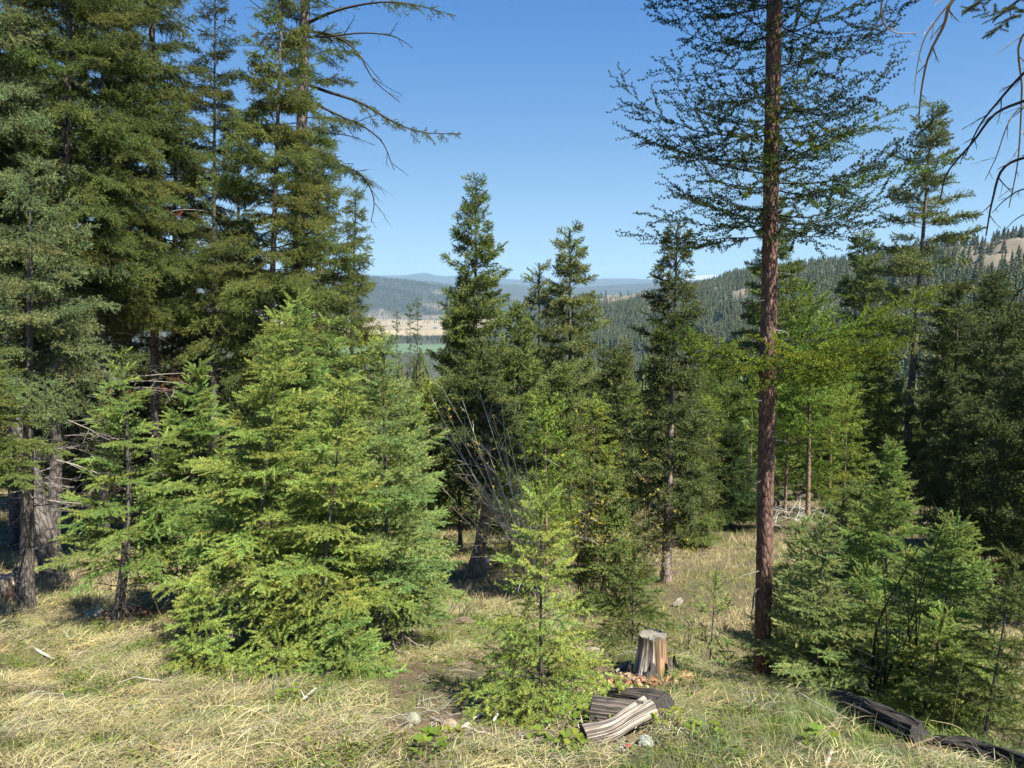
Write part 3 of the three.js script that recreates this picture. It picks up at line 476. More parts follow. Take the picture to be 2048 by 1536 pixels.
// ------------------------------------------------------------------ trees down the slope
farTree(948, 24, 952, 372, 2.0, 81, 'dense dark pointed fir standing in the middle against the sky', { per: 6, whorl: 0.46, tint: C.olive, e0: [10, 60], e1: [0, 55], crown: 0.06, sprigLen: 0.32, step: 0.14 });
farTree(1040, 24.5, 1036, 615, 1.3, 82, 'shorter bushy fir leaning out at the side of the dense pointed one', { per: 6, whorl: 0.46, tint: C.olive, e0: [10, 60], e1: [0, 55], sprigLen: 0.32, step: 0.14 });
farTree(1142, 32, 1139, 462, 1.75, 83, 'brownish fir with open tiered boughs, next tree beyond the dense pointed one', { tint: C.brown, per: 5, whorl: 0.55, e0: [10, 45], e1: [-15, 40], crown: 0.3 });
farTree(1337, 16.5, 1355, 455, 1.0, 84, 'slender dark fir with pale lower trunk standing at the edge of the clearing', { tint: C.dark, sprigLen: 0.26, step: 0.13, crown: 0.2, whorl: 0.3, bark: M.firGrey, r0: 0.13, e0: [8, 50], deadLow: 20, deadLen: 0.8, deadFrom: 0.03, deadTo: 0.25 });
farTree(1545, 36, 1548, 395, 2.2, 85, 'broad fir with layered dark boughs directly behind the larch trunk', { tint: C.olive, crown: 0.35 });
farTree(1725, 42, 1727, 462, 2.3, 86, 'pointed olive fir between larch and tall pine, its trunk bare low down', { tint: C.olive, crown: 0.22 });
farTree(1806, 34, 1866, 207, 2.7, 87, 'tall pine with brownish tiered crown on a long bare leaning trunk', { pw: 0.6, tint: C.brown, crown: 0.44, per: 5, whorl: 0.75, lat: 0.45, tert: 0.6, above: 0.5, skip: 0.05, e0: [2, 45], e1: [-6, 35], fill: 0.9, r0: 0.24, taper: 0.93, droop: -0.02, deadLow: 16, deadLen: 1.8, deadFrom: 0.25, deadTo: 0.5 }, 'pine_tree');
farTree(1905, 27, 1918, 560, 2.0, 88, 'big dark fir with drooping boughs beyond the saplings, near the picture edge', { tint: C.dark, crown: 0.15, per: 7, sprigLen: 0.34, step: 0.16 });
farTree(2030, 25, 2060, 600, 2.1, 89, 'dark fir at the very edge with deep shade beneath it', { tint: C.dark, crown: 0.2, per: 7, sprigLen: 0.34, step: 0.16 });
farTree(1985, 30, 1990, 560, 1.7, 90, 'tall dark fir behind the shaded pair at the edge', { tint: C.dark });
farTree(1905, 33, 1903, 660, 1.7, 91, 'mid green fir just outward of the foot of the leaning pine', { tint: C.olive, per: 7 });
farTree(1755, 29, 1762, 700, 1.3, 92, 'green fir beside the pale bare larch poles', { tint: C.olive, per: 7 });
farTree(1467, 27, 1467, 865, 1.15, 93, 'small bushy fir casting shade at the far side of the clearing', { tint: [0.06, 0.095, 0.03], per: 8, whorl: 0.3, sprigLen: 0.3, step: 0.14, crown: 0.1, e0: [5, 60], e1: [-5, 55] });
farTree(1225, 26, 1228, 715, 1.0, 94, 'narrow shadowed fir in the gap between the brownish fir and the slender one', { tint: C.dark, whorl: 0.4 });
farTree(1105, 22, 1128, 730, 1.0, 95, 'olive young fir rising behind the yellow leaved shrub', { tint: C.olive, whorl: 0.35, sprigLen: 0.3, step: 0.15 });
farTree(1300, 21, 1300, 860, 0.9, 96, 'shady fir behind the yellow shrub, left of the pale trunk', { tint: C.dark, sprigLen: 0.3, step: 0.15 });
farTree(820, 24, 828, 800, 1.4, 97, 'dark fir hidden behind the bluish sapling', { tint: C.dark });
// light green larches down the slope
const LF = { sprig: 'larchFar', sprigLen: 0.5, mat: M.leaf, tint: C.larch, per: 6, whorl: 0.42, e0: [5, 45], e1: [15, 45], lat: 0.4, droop: -0.1, tert: 0.3, step: 0.2, bark: M.firTan };
farTree(1618, 28.5, 1622, 585, 1.75, 101, 'feathery light green larch with slim tan trunk beyond the big larch', { ...LF, crown: 0.42, r0: 0.11 }, 'larch_tree');
farTree(1572, 29.5, 1580, 690, 1.4, 102, 'feathery green larch with thin reddish trunk showing beside the big larch trunk', { ...LF, crown: 0.4, r0: 0.08 }, 'larch_tree');
farTree(1440, 36, 1442, 735, 1.6, 103, 'soft light green larch above the small bushy fir', { ...LF }, 'larch_tree');
farTree(1395, 24, 1400, 820, 0.9, 104, 'yellow green young larch beside the slender dark fir', { ...LF, tint: [0.13, 0.15, 0.035], sprigLen: 0.35 }, 'larch_tree');
farTree(1660, 33, 1665, 660, 1.5, 105, 'pale green larch between the tan trunk and the leaning pine', { ...LF }, 'larch_tree');
farTree(1990, 38, 1987, 560, 2.0, 106, 'bright green larch rising above the dark firs at the edge', { ...LF, tint: [0.07, 0.13, 0.02] }, 'larch_tree');
farTree(1560, 40, 1500, 800, 1.4, 107, 'light green larch seen low between small fir and big trunk', { ...LF }, 'larch_tree');
[[1415, 30, 1418, 800, 1.0, 'yellow green young larch just left of the small bushy fir'], [1500, 33, 1506, 780, 1.1, 'light green larch between the small bushy fir and the big trunk'], [1185, 24, 1190, 800, 1.0, 'pale olive young larch behind the yellow leaved shrub'], [1270, 32, 1262, 770, 1.2, 'soft green larch seen between the narrow shadowed fir and the slender dark fir'], [1690, 25, 1695, 800, 1.1, 'yellow green young larch beyond the pale saplings'], [1770, 30, 1764, 800, 1.0, 'light green young larch at the foot of the leaning pine'], [860, 19, 855, 780, 1.0, 'yellow green young larch rising behind the bluish sapling'], [1095, 17, 1090, 800, 0.8, 'feathery yellow green young larch beside the bare shrub'], [740, 16, 742, 690, 0.8, 'feathery pale larch sapling behind the clump, before the green field']].forEach(([a, d, x, y, r, l], i) => farTree(a, d, x, y, r, 160 + i, l, { ...LF, sprigLen: 0.36, step: 0.16, crown: 0.08, tint: i % 2 ? [0.25, 0.36, 0.06] : [0.3, 0.37, 0.065] }, 'larch_tree'));
[[1720, 17, 1718, 985, 0.9, 'round green fir beyond the tall spiky sapling'], [1390, 22, 1388, 930, 0.8, 'small green fir by the pale trunk at the clearing edge'], [1020, 15, 1020, 940, 0.7, 'small dark fir in the shade behind the bare shrub'], [1210, 14, 1214, 960, 0.7, 'small olive fir in the middle of the yellow leaved shrub']].forEach(([a, d, x, y, r, l], i) => farTree(a, d, x, y, r, 180 + i, l, { sprigLen: 0.24, step: 0.11, whorl: 0.24, crown: 0.06, e0: [8, 58], e1: [-8, 50], tint: i % 2 ? C.olive : [0.16, 0.215, 0.06] }));
// bare spiky poles by the pale field
[[792, 62, 794, 618, 'thin spiky larch pole before the pale field, first of the row'], [822, 60, 820, 610, 'thin spiky larch pole before the pale field, second of the row'], [838, 58, 834, 596, 'tallest thin spiky larch pole before the pale field'], [760, 52, 762, 655, 'short spiky larch pole rising just above the slim sapling']].forEach(([a, d, x, y, l], i) => farTree(a, d, x, y, 0.42, 110 + i, l, { tint: C.dark, per: 4, whorl: 0.5, crown: 0.3, sprigLen: 0.24, maxLat: 0.2, above: 0, r0: 0.1, e0: [0, 20], e1: [0, 20] }, 'larch_pole'));
// trunks of the forest edge
[[1910, 22, 1925, 760, 'dark trunked fir just behind the broad sapling'], [1985, 20, 2010, 640, 'fir with grey bare trunk standing over the burnt ground'], [955, 17.5, 962, 700, 'fir with two brown lower trunks visible under the dense pointed tree'], [920, 19, 912, 760, 'thin brown trunked fir behind the curved grey trunk']].forEach(([a, d, x, y, l], i) => farTree(a, d, x, y, 1.2, 120 + i, l, { tint: C.dark, crown: 0.38, sprigLen: 0.3, step: 0.15, whorl: 0.36, bark: i === 1 || i === 2 ? M.firGrey : M.fir, deadLow: 16, deadLen: 0.9, deadFrom: 0.05, deadTo: 0.4 }));
{ // curved grey trunk by the bare shrub
  const [f, top] = rise(938, 12, 962, 800); plant(conifer({ ...FAR, sprigLen: 0.24, step: 0.12, whorl: 0.26, seed: 126, top, radius: cone(0.7), r0: 0.125, taper: 0.6, bend: V(0.22, 0, 0), crown: 0.62, tint: C.dark, bark: M.firTan, deadLow: 12, deadLen: 0.7, deadFrom: 0.25, deadTo: 0.6, trunkSides: 14, trunkSeg: 30 }), 'fir_tree', 'small fir with grey trunk curved at its foot, beside the sawn log', 'tree', f);
}
// filler stand further down: clones of a few trees
{
  const protos = [[131, 13, 1.9, FAR, C.olive], [132, 11, 1.5, FAR, C.dark], [133, 14, 2.0, { ...FAR, per: 5 }, C.brown], [134, 9, 1.4, FAR, C.olive], [135, 12, 1.8, { ...FAR, ...LF }, C.larch], [136, 10, 1.5, { ...FAR, ...LF }, [0.12, 0.15, 0.03]]].map(([seed, h, r, base, tint]) => conifer({ ...base, seed, height: h, radius: cone(r, 0.75, 0.1), r0: h * 0.012, tint, sprigLen: 0.55, step: 0.28, whorl: 0.6 }));
  const R = rng(140); 
  const spots = [], marks = [[-200, 'the dark group of firs'], [700, 'the pale field'], [880, 'the dense pointed fir'], [1080, 'the brownish tiered fir'], [1210, 'the narrow shadowed fir'], [1290, 'the slender dark fir'], [1410, 'the small bushy fir'], [1540, 'the big larch trunk'], [1660, 'the tan larch pole'], [1780, 'the leaning pine'], [1900, 'the dark fir pair'], [2400, 'the picture edge']];
  const ORD = ['first', 'second', 'third', 'fourth', 'fifth', 'sixth', 'seventh', 'eighth', 'ninth', 'tenth', 'eleventh', 'twelfth', 'thirteenth', 'fourteenth', 'fifteenth', 'sixteenth', 'seventeenth', 'eighteenth', 'nineteenth', 'twentieth'];
  for (let i = 0; i < 150; i++) {
    const D = 34 + 75 * Math.pow(R(), 1.3), px = -80 + 2220 * R(); const p = at(px, 800, D); if (px > 1380 && px < 1780 && D < 42) continue;
    if (px < 700 && D > 60 || px > 670 && px < 900 && D < 95 || px > 1740 && px < 1890 && D < 50) continue;
    const s = 0.75 + 0.4 * R(); spots.push([px, D, p.x, p.z, s * (D < 50 ? 0.8 : 1), Math.floor(R() * (px > 1380 ? 6 : 5.4)), R() * 6.28]);
  }
  spots.sort((a, b) => a[1] - b[1]); const seen = {};
  for (const [px, D, x, z, s, k, turn] of spots) { const T = protos[k].clone(), larch = k > 3, w = Math.max(0, marks.findIndex((m) => m[0] > px) - 1), key = w + (larch ? 'l' : 'f'), n = (seen[key] = (seen[key] ?? -1) + 1); T.scale.setScalar(s); T.rotation.y = turn; plant(T, larch ? 'larch_tree' : 'fir_tree', (larch ? 'light green larch, ' : 'dark conifer, ') + (ORD[n] ?? 'last') + ' back between ' + marks[w][1] + ' and ' + marks[w + 1][1], 'tree', ground(x, z), larch ? 'larches in the stand down the slope' : 'conifers in the stand down the slope'); }
}

{ // tall fir just outside the frame on the sunny side: its shade lies on the upper larch
  const f = ground(6.6, -5.6); plant(conifer({ ...FAR, seed: 150, height: 24, radius: cone(2.1, 0.5), r0: 0.2, crown: 0.67, sprigLen: 0.5, step: 0.24 }), 'fir_tree', 'tall fir beyond the picture edge that shades the upper larch', 'tree', f);
}

// ------------------------------------------------------------------ far woods, fields and farm
{
  const R = rng(200);
  const tuftTree = (seed, n, w, fine = 1) => {   // a small conifer of short twig triangles round a stem
    const R = rng(seed), pos = [], col = []; let a0 = 0;
    for (let i = 0; i < n; i++) {
      const t = 0.06 + 0.94 * Math.pow(R(), 0.85), r = w * (1 - t) * (0.5 + 0.6 * R()) * (fine < 1 ? 0.55 + 0.75 * Math.abs(Math.sin(t * 26 + Math.sin(a0 = R() * 6.28) * 1.2)) : 1) + 0.02, a = fine < 1 ? a0 : R() * 6.28, y = t, b = 0.7 + 0.6 * R(), dr = 0.03 + 0.05 * R(), ww = (0.025 + 0.05 * (1 - t)) * fine;
      const e = V(Math.cos(a) * r, y - dr, Math.sin(a) * r), s = V(-Math.sin(a), 0, Math.cos(a)).multiplyScalar(ww), q = e.clone().multiply(fine < 1 ? V(0.6, 1, 0.6) : V(0.25, 1, 0.25)).add(V(0, 0.05, 0));
      pos.push(e.x + s.x, e.y, e.z + s.z, e.x - s.x, e.y, e.z - s.z, q.x, q.y + dr, q.z); for (let k = 0; k < 3; k++) col.push(b, b, b);
    }
    pos.push(-0.02, 0, 0, 0.02, 0, 0, 0, 0.9, 0, 0, 0, -0.02, 0, 0, 0.02, 0, 0.9, 0); for (let k = 0; k < 6; k++) col.push(0.7, 0.5, 0.4);
    return geoFrom(pos, null, null, col);
  };
  const G = [tuftTree(1, 520, 0.27, 0.42), tuftTree(2, 90, 0.2)], Gs = tuftTree(3, 36, 0.26);
  const wood = (name, geo, n, place, hmin, hmax, tint, label) => {
    const m = [], c = []; let tries = 0; const q = new THREE.Matrix4();
    while (m.length < n && tries++ < n * 6) { const p = place(); if (!p) continue; const h = lerp(hmin, hmax, R()) * (p.k ?? 1), w = h * (0.8 + 0.5 * R()); q.makeRotationY(R() * 6.28).scale(V(w, h, w)).setPosition(p.x, H(p.x, p.z) - 0.3, p.z); m.push(q.toArray()); const b = 0.7 + 0.6 * R(); c.push([tint[0] * 0.78 * b * (0.85 + 0.3 * R()), tint[1] * 0.78 * b, tint[2] * 0.78 * b]); }
    const o = instanced(name, geo, M.needleSolid, m, c); tag(o, label, 'forest', null, 'stuff'); o.name = numbered(name); scene.add(o); return o;
  };
  const polar = (p0, p1, r0, r1, pw = 0.5) => { const px = lerp(p0, p1, R()), r = Math.pow(lerp(Math.pow(r0, 1 / pw), Math.pow(r1, 1 / pw), R()), pw), p = at(px, 560, 1), a = Math.atan2(p.x, -p.z); return V(Math.sin(a) * r, 0, -Math.cos(a) * r); };
  wood('forest', G[0], 2600, () => polar(-100, 2200, 105, 330), 11, 18, [0.12, 0.145, 0.055], 'dense conifer forest on the slope falling away below the near trees');
  wood('forest', G[1], 22000, () => { const p = polar(1000, 2250, 330, 3000, 0.62), px = pxOf(p.x, p.z); if (Math.hypot(p.x, p.z) > hillTables[0].rc(px) * 1.12) return null; return R() < meadow(p.x, p.z) * 0.985 ? null : p; }, 11, 19, [0.1, 0.12, 0.055], 'dark conifer forest covering the far hillside below the grassy tops');
  wood('forest', G[1], 6000, () => { const p = polar(-50, 1100, 330, 2500, 0.6); return p; }, 10, 17, [0.11, 0.135, 0.055], 'conifer forest on the low ground before the pale field');
  wood('forest', Gs, 16000, () => { const p = polar(560, 1120, 4300, 7600, 0.7); return R() < meadow(p.x, p.z) * 0.85 || H(p.x, p.z) < -240 && R() < 0.85 ? null : p; }, 14, 24, [0.055, 0.072, 0.036], 'scattered conifers on the pale hillside across the valley');
  wood('forest', Gs, 900, () => { const p = at(lerp(690, 1130, R()), 560, lerp(2950, 3300, R())); return p; }, 14, 20, [0.04, 0.05, 0.022], 'dark belt of trees between the pale field and the green field');
  // trees standing alone on the grassy hilltop
  const H2 = [tuftTree(5, 130, 0.26), tuftTree(6, 130, 0.21)].map((g) => { const m = new THREE.Mesh(g, new THREE.MeshStandardMaterial({ vertexColors: true, side: THREE.DoubleSide, roughness: 0.9 })); m.material.color.setRGB(0.045, 0.056, 0.026); return m; });
  let k = 0;
  for (let i = 0; i < 1600 && k < 96; i++) {
    const px = i % 5 < 4 ? lerp(1880, 2120, R()) : lerp(1185, 1320, R()), rc = hillTables[0].rc(px), r = rc * (i % 3 ? lerp(0.8, 0.99, R()) : lerp(0.99, 1.03, R())), p = at(px, 500, 1), a = Math.atan2(p.x, -p.z), x = Math.sin(a) * r, z = -Math.cos(a) * r;
    if (meadow(x, z) < 0.5) continue; const t = H2[k % 2].clone(), h = lerp(9, 19, R()); t.name = numbered('pine_tree'); t.castShadow = t.receiveShadow = true; t.scale.set(h * 1.2, h, h * 1.2); t.rotation.y = R() * 6; t.position.set(x, H(x, z) - 0.2, z);
    tag(t, px > 1600 ? 'small dark conifer on the pale grassy top of the nearer far hill' : 'tiny dark conifer on the pale bald patch of the lower ridge', 'tree', px > 1600 ? 'conifers on the grassy hilltop' : 'conifers on the bald ridge patch'); scene.add(t); k++;
  }
  // fields on the valley floor
  const field = (name, p0, p1, d0, d1, color, seed) => {
    const N = 60, K = 24, pos = [], idx = [], uv = [], col = [];
    for (let j = 0; j <= K; j++) for (let i = 0; i <= N; i++) {
      const u = i / N, v = j / K, d = lerp(d0, d1, v) + 90 * n2(u * 5, seed + (v > 0.5 ? 3 : 0)) * (v === 0 || v === 1 ? 1 : 0), q = at(lerp(p0, p1, u) + 14 * n2(v * 6, seed + 8), 640, d), b = 0.9 + 0.35 * fbm(q.x / 260, q.z / 260, 3, seed) + (Math.floor(q.z / 420) % 2 ? 0.06 : -0.04);
      pos.push(q.x, H(q.x, q.z) + 1.5, q.z); uv.push(q.x / 50, q.z / 50); col.push(color[0] * b, color[1] * b, color[2] * b);
    }
    for (let j = 0; j < K; j++) for (let i = 0; i < N; i++) { const a = j * (N + 1) + i, b = a + N + 1; idx.push(a, a + 1, b, b, a + 1, b + 1); }
    const m = new THREE.Mesh(geoFrom(pos, idx, uv, col), mat([1, 1, 1], { vertexColors: true })); m.name = name; m.receiveShadow = true; tag(m, null, null, null, 'structure'); scene.add(m);
  };
  field('dry_field', 560, 1075, 3350, 4700, [0.27, 0.215, 0.12], 3);
  field('green_field', 560, 960, 2480, 2900, [0.075, 0.12, 0.05], 5);
  // farm buildings
  const barn = (px, d, w, l, h, wallC, roofC, label, turn) => {
    const p = at(px, 650, d), g = thing('farm_building', label, 'building', ground(p.x, p.z)); g.rotation.y = turn;
    part(g, 'wall', (() => { const s = new THREE.Shape([[-w / 2, 0], [w / 2, 0], [w / 2, h], [0, h * 1.45], [-w / 2, h]].map(([x, y]) => new THREE.Vector2(x, y))); return new THREE.ExtrudeGeometry(s, { depth: l, bevelEnabled: false }); })(), mat(wallC));
    for (const s of [-1, 1]) { const r = new THREE.BoxGeometry(Math.hypot(w / 2, h * 0.45) + 1.2, 0.4, l + 2); r.rotateZ(-s * Math.atan2(h * 0.45, w / 2)); r.translate(s * (w / 4 + 0.2), h * 1.225 + 0.35, l / 2); part(g, 'roof', r, mat(roofC)); }
    for (const s of [0.25, 0.75]) { const b = new THREE.BoxGeometry(0.12, h * 0.5, l * 0.16); b.translate(w / 2 + 0.05, h * 0.5, l * s); part(g, 'window', b, mat([0.05, 0.06, 0.08], { rough: 0.3 })); }
  };
  barn(868, 3900, 16, 34, 8, [0.35, 0.3, 0.26], [0.22, 0.2, 0.2], 'grey farm shed in the pale valley field, largest of its cluster', 0.9);
  barn(851, 3960, 12, 22, 6, [0.6, 0.58, 0.54], [0.25, 0.12, 0.08], 'pale farmhouse with rusty roof in the valley field', 0.2);
  barn(880, 3860, 10, 16, 5, [0.3, 0.12, 0.09], [0.3, 0.3, 0.3], 'small red barn in the pale valley field', 1.6);
  barn(1268, 900, 8, 13, 4.5, [0.42, 0.3, 0.2], [0.3, 0.16, 0.12], 'house with brown roof among forest on the far hillside', 1.2);
}

// ------------------------------------------------------------------ stumps, logs, sticks, stones
const grainUV = (g, s = 1) => { const u = g.attributes.uv; for (let i = 0; i < u.count; i++) u.setXY(i, u.getX(i), u.getY(i) * s); return g; };
function chunk(px, py, depth, name, label, cat, pts, rad, o = {}) {   // split or sawn wood; pts in metres about its foot
  const f = on(px, py, depth), g = thing(name, label, cat, f), R = rng(o.seed ?? 5), ph = R() * 9;
  const P = spline(pts.map((q) => V(...q)), o.seg ?? 26), n = P.length, c = o.color ?? [1, 1, 1], c2 = o.color2 ?? c;
  const fn = (a, t) => { const k = 0.5 + 0.5 * n2(Math.cos(a) * 2.2 + ph, Math.sin(a) * 2.2, t * (o.twist ?? 0.8)); return (1 + (o.rough ?? 0.22) * (k - 0.5) * 2 + (o.rib ?? 0.05) * n2(a * 4.5 + ph, t * 0.6, 3) + 0.07 * n2(a * 13, t * 1.6, 1) + 0.03 * n2(a * 24, t * 5, 6)) * (o.shape ? o.shape(a, t) : 1); };
  const geo = tube(P, P.map((_, i) => Array.isArray(rad) ? curve1(rad)(i / (n - 1)) : rad), o.sides ?? 64, { fn, us: o.us ?? 1, vs: o.vs ?? 0.35, colorFn: (a, t) => { const k = sstep(-0.15, 0.4, n2(Math.cos(a) * 2.4 + ph, Math.sin(a) * 2.4, t * 5) + 0.35 * n2(a * 13, t * 2.6, 1) + 0.5 * n2(a * 5, t * 9, ph)); return c.map((x, i) => lerp(x, c2[i], k)); } });
  part(g, 'wood', geo, M.wood);
  for (const [i, k] of [[0, 1], [n - 1, -1]]) {   // the two ends
    const nn = 40, q = geo.attributes.position, pos = [P[i].x, P[i].y, P[i].z], idx = [], uv = [0.5, 0.5], w = (o.sides ?? 64) + 1;
    const ax = V().subVectors(P[1], P[0]).normalize().multiplyScalar(i ? 0.004 : -0.004); pos[0] += ax.x; pos[1] += ax.y; pos[2] += ax.z;
    for (let s = 0; s <= nn; s++) { const b = i * w + Math.round(s / nn * (w - 1)), a = s / nn * 6.2832; pos.push(q.getX(b) + ax.x, q.getY(b) + ax.y, q.getZ(b) + ax.z); uv.push(0.5 + 0.42 * Math.cos(a), 0.5 + 0.42 * Math.sin(a)); if (s) idx.push(0, s, s + 1); }
    part(g, 'cut_end', geoFrom(pos, idx, uv), o.endMat ?? M.ring);
  }
  return g;
}
var CH = { dark: [0.1, 0.09, 0.085], grey: [0.55, 0.52, 0.48], pale: [0.85, 0.8, 0.74], brown: [0.5, 0.32, 0.2] };
M.charEnd = mat([0.05, 0.045, 0.04], { bumpMap: woodBump, bumpScale: 0.01 });
// the grey-white log in front, bent up at one end
const relTo = (list, lift) => { const q = list.map(([x, y]) => on(x, y)); return q.map((k, i) => [k.x - q[0].x, k.y - q[0].y + (lift[i] ?? lift[0]), k.z - q[0].z]); };
chunk(1168, 1492, 4.15, 'log', 'pale weathered log piece bent up at one end, before the dark split logs', 'log', relTo([[1168, 1492], [1218, 1482], [1258, 1462], [1296, 1446]], [0.06, 0.07, 0.085, 0.1]), [[0, 0.058], [0.5, 0.052], [0.85, 0.06], [1, 0.068]], { color: CH.pale, color2: [0.62, 0.54, 0.47], seed: 7, rough: 0.3, rib: 0.1, shape: (a, t) => 1 + 0.12 * Math.sin(a * 2 + t), endMat: M.charEnd });
chunk(1186, 1442, 4.62, 'split_log', 'dark grey split half log lying behind the pale bent log', 'log', relTo([[1186, 1442], [1284, 1456]], [0.075]), 0.085, { color: [0.36, 0.32, 0.29], color2: [0.2, 0.18, 0.16], seed: 8, rough: 0.1, rib: 0.12, shape: (a) => 1 - 0.3 * Math.pow(Math.abs(Math.sin(a * 1.5)), 2), endMat: M.charEnd });
chunk(1218, 1412, 4.95, 'split_log', 'black charred split log with grey top edge, rearmost of the dark wood', 'log', relTo([[1218, 1412], [1325, 1440]], [0.08]), [[0, 0.06], [0.8, 0.1], [1, 0.1]], { color: [0.3, 0.26, 0.23], color2: CH.dark, seed: 9, rough: 0.16, rib: 0.22, endMat: M.charEnd, shape: (a) => 1 - 0.22 * Math.pow(Math.abs(Math.sin(a * 1.5 + 0.5)), 2) });
chunk(1042, 1490, 3.98, 'wood_piece', 'short grey weathered wood lump half sunk in grass, nearest of the loose wood', 'wood', [[-0.06, 0.02, -0.02], [0, 0.03, 0], [0.07, 0.02, 0.01]], [[0, 0.025], [0.5, 0.042], [1, 0.03]], { color: CH.grey, seed: 11, rough: 0.4 });
chunk(1088, 1484, 4.02, 'wood_piece', 'short split wood lump with a stick across it, beside the sunken grey one', 'wood', [[-0.05, 0.02, 0], [0.01, 0.03, 0], [0.06, 0.02, 0.02]], [[0, 0.03], [0.5, 0.04], [1, 0.035]], { color: [0.62, 0.5, 0.4], seed: 12, rough: 0.4 });
chunk(965, 1142, 12.2, 'sawn_log', 'short sawn log lying at the foot of the curved grey trunk', 'log', [[-0.14, 0.12, 0.05], [0, 0.12, 0], [0.2, 0.13, -0.05]], 0.13, { color: CH.grey, seed: 13 });
chunk(995, 1132, 12.8, 'burnt_log', 'black log in the shade behind the short sawn log', 'log', [[-0.2, 0.1, 0], [0, 0.14, 0], [0.26, 0.12, -0.1]], 0.14, { color: CH.dark, seed: 14, endMat: M.charEnd });
const burnt = { color: [0.13, 0.115, 0.105], color2: [0.05, 0.046, 0.044], seg: 50, rough: 0.55, rib: 0.3, twist: 4, vs: 0.5, endMat: M.charEnd };
chunk(1632, 1394, 6, 'fallen_log', 'long straight burnt log lying along the edge of the bank below the saplings', 'log', relTo([[1632, 1394], [1735, 1440], [1835, 1482]], [0.045, 0.05, 0.045]), [[0, 0.05], [0.5, 0.068], [1, 0.055]], { ...burnt, seed: 15 });
chunk(1868, 1488, 5, 'fallen_log', 'shorter crooked burnt log half sunk in bank grass, beyond the long straight one', 'log', relTo([[1868, 1488], [1955, 1512], [2090, 1556]], [0.015, 0.02, 0.03]), [[0, 0.03], [0.4, 0.055], [1, 0.06]], { ...burnt, seed: 19 });
chunk(930, 1250, 6.9, 'bark_slab', 'reddish brown rotten slab with a pale edge lying behind the wispy sapling', 'wood', [[-0.1, 0.03, 0], [0, 0.04, 0], [0.14, 0.02, 0.02]], [[0, 0.03], [0.5, 0.05], [1, 0.03]], { color: CH.brown, color2: [0.9, 0.8, 0.7], seed: 16, rough: 0.5 });
chunk(1355, 1212, 8.8, 'wood_chunk', 'bright bleached wood chunk lying in the clearing grass behind the stump', 'wood', [[-0.11, 0.03, 0.03], [0, 0.06, 0], [0.1, 0.14, -0.04]], [[0, 0.03], [0.6, 0.055], [1, 0.04]], { color: [1.0, 0.95, 0.88], seed: 17, rough: 0.5 });
// fallen trunks at the far side of the clearing
[[1690, 968, 31, 3.6, 0.3, 'grey fallen trunk with broken branches beyond the clearing, under the firs'], [1640, 985, 29, 2.6, -0.5, 'dark fallen trunk propped against the tan larch pole'], [1590, 1000, 28, 1.8, 0.1, 'short fallen trunk by the brush pile beyond the clearing']].forEach(([x, y, d, L, tilt, l], i) => chunk(x, y, d, 'fallen_log', l, 'log', [[-L / 2, 0.15 + (tilt < 0 ? 0 : 0.1), 0.4], [0, 0.25 + Math.abs(tilt) * 0.6, 0], [L / 2, 0.25 + Math.abs(tilt) * 2 * 0.6, -0.5]], [[0, 0.16], [1, 0.09]], { color: i ? [0.3, 0.26, 0.22] : [0.62, 0.55, 0.47], seed: 30 + i, endMat: M.charEnd }));
{ const p = at(1610, 1000, 28.5), f = ground(p.x, p.z), R = rng(37), gs = []; for (let i = 0; i < 46; i++) { const q = V((R() - 0.5) * 3.6, 0, (R() - 0.5) * 1.6), a = R() * 6.28; gs.push(...bareLimb(boughPath(q, a, 0.8 + 1.2 * R(), 0.2 + 0.8 * R(), -0.2 + 0.4 * R(), R, 5, 0.4), 0.014, R, 4, 0.5, 0, 3)); }
  const g = thing('brush_pile', 'grey tangle of dead branches on the ground beyond the clearing, around the thin larch trunks', 'brush', f); part(g, 'dead_branches', mergeGeometries(gs), M.twigPale, 'stuff'); }

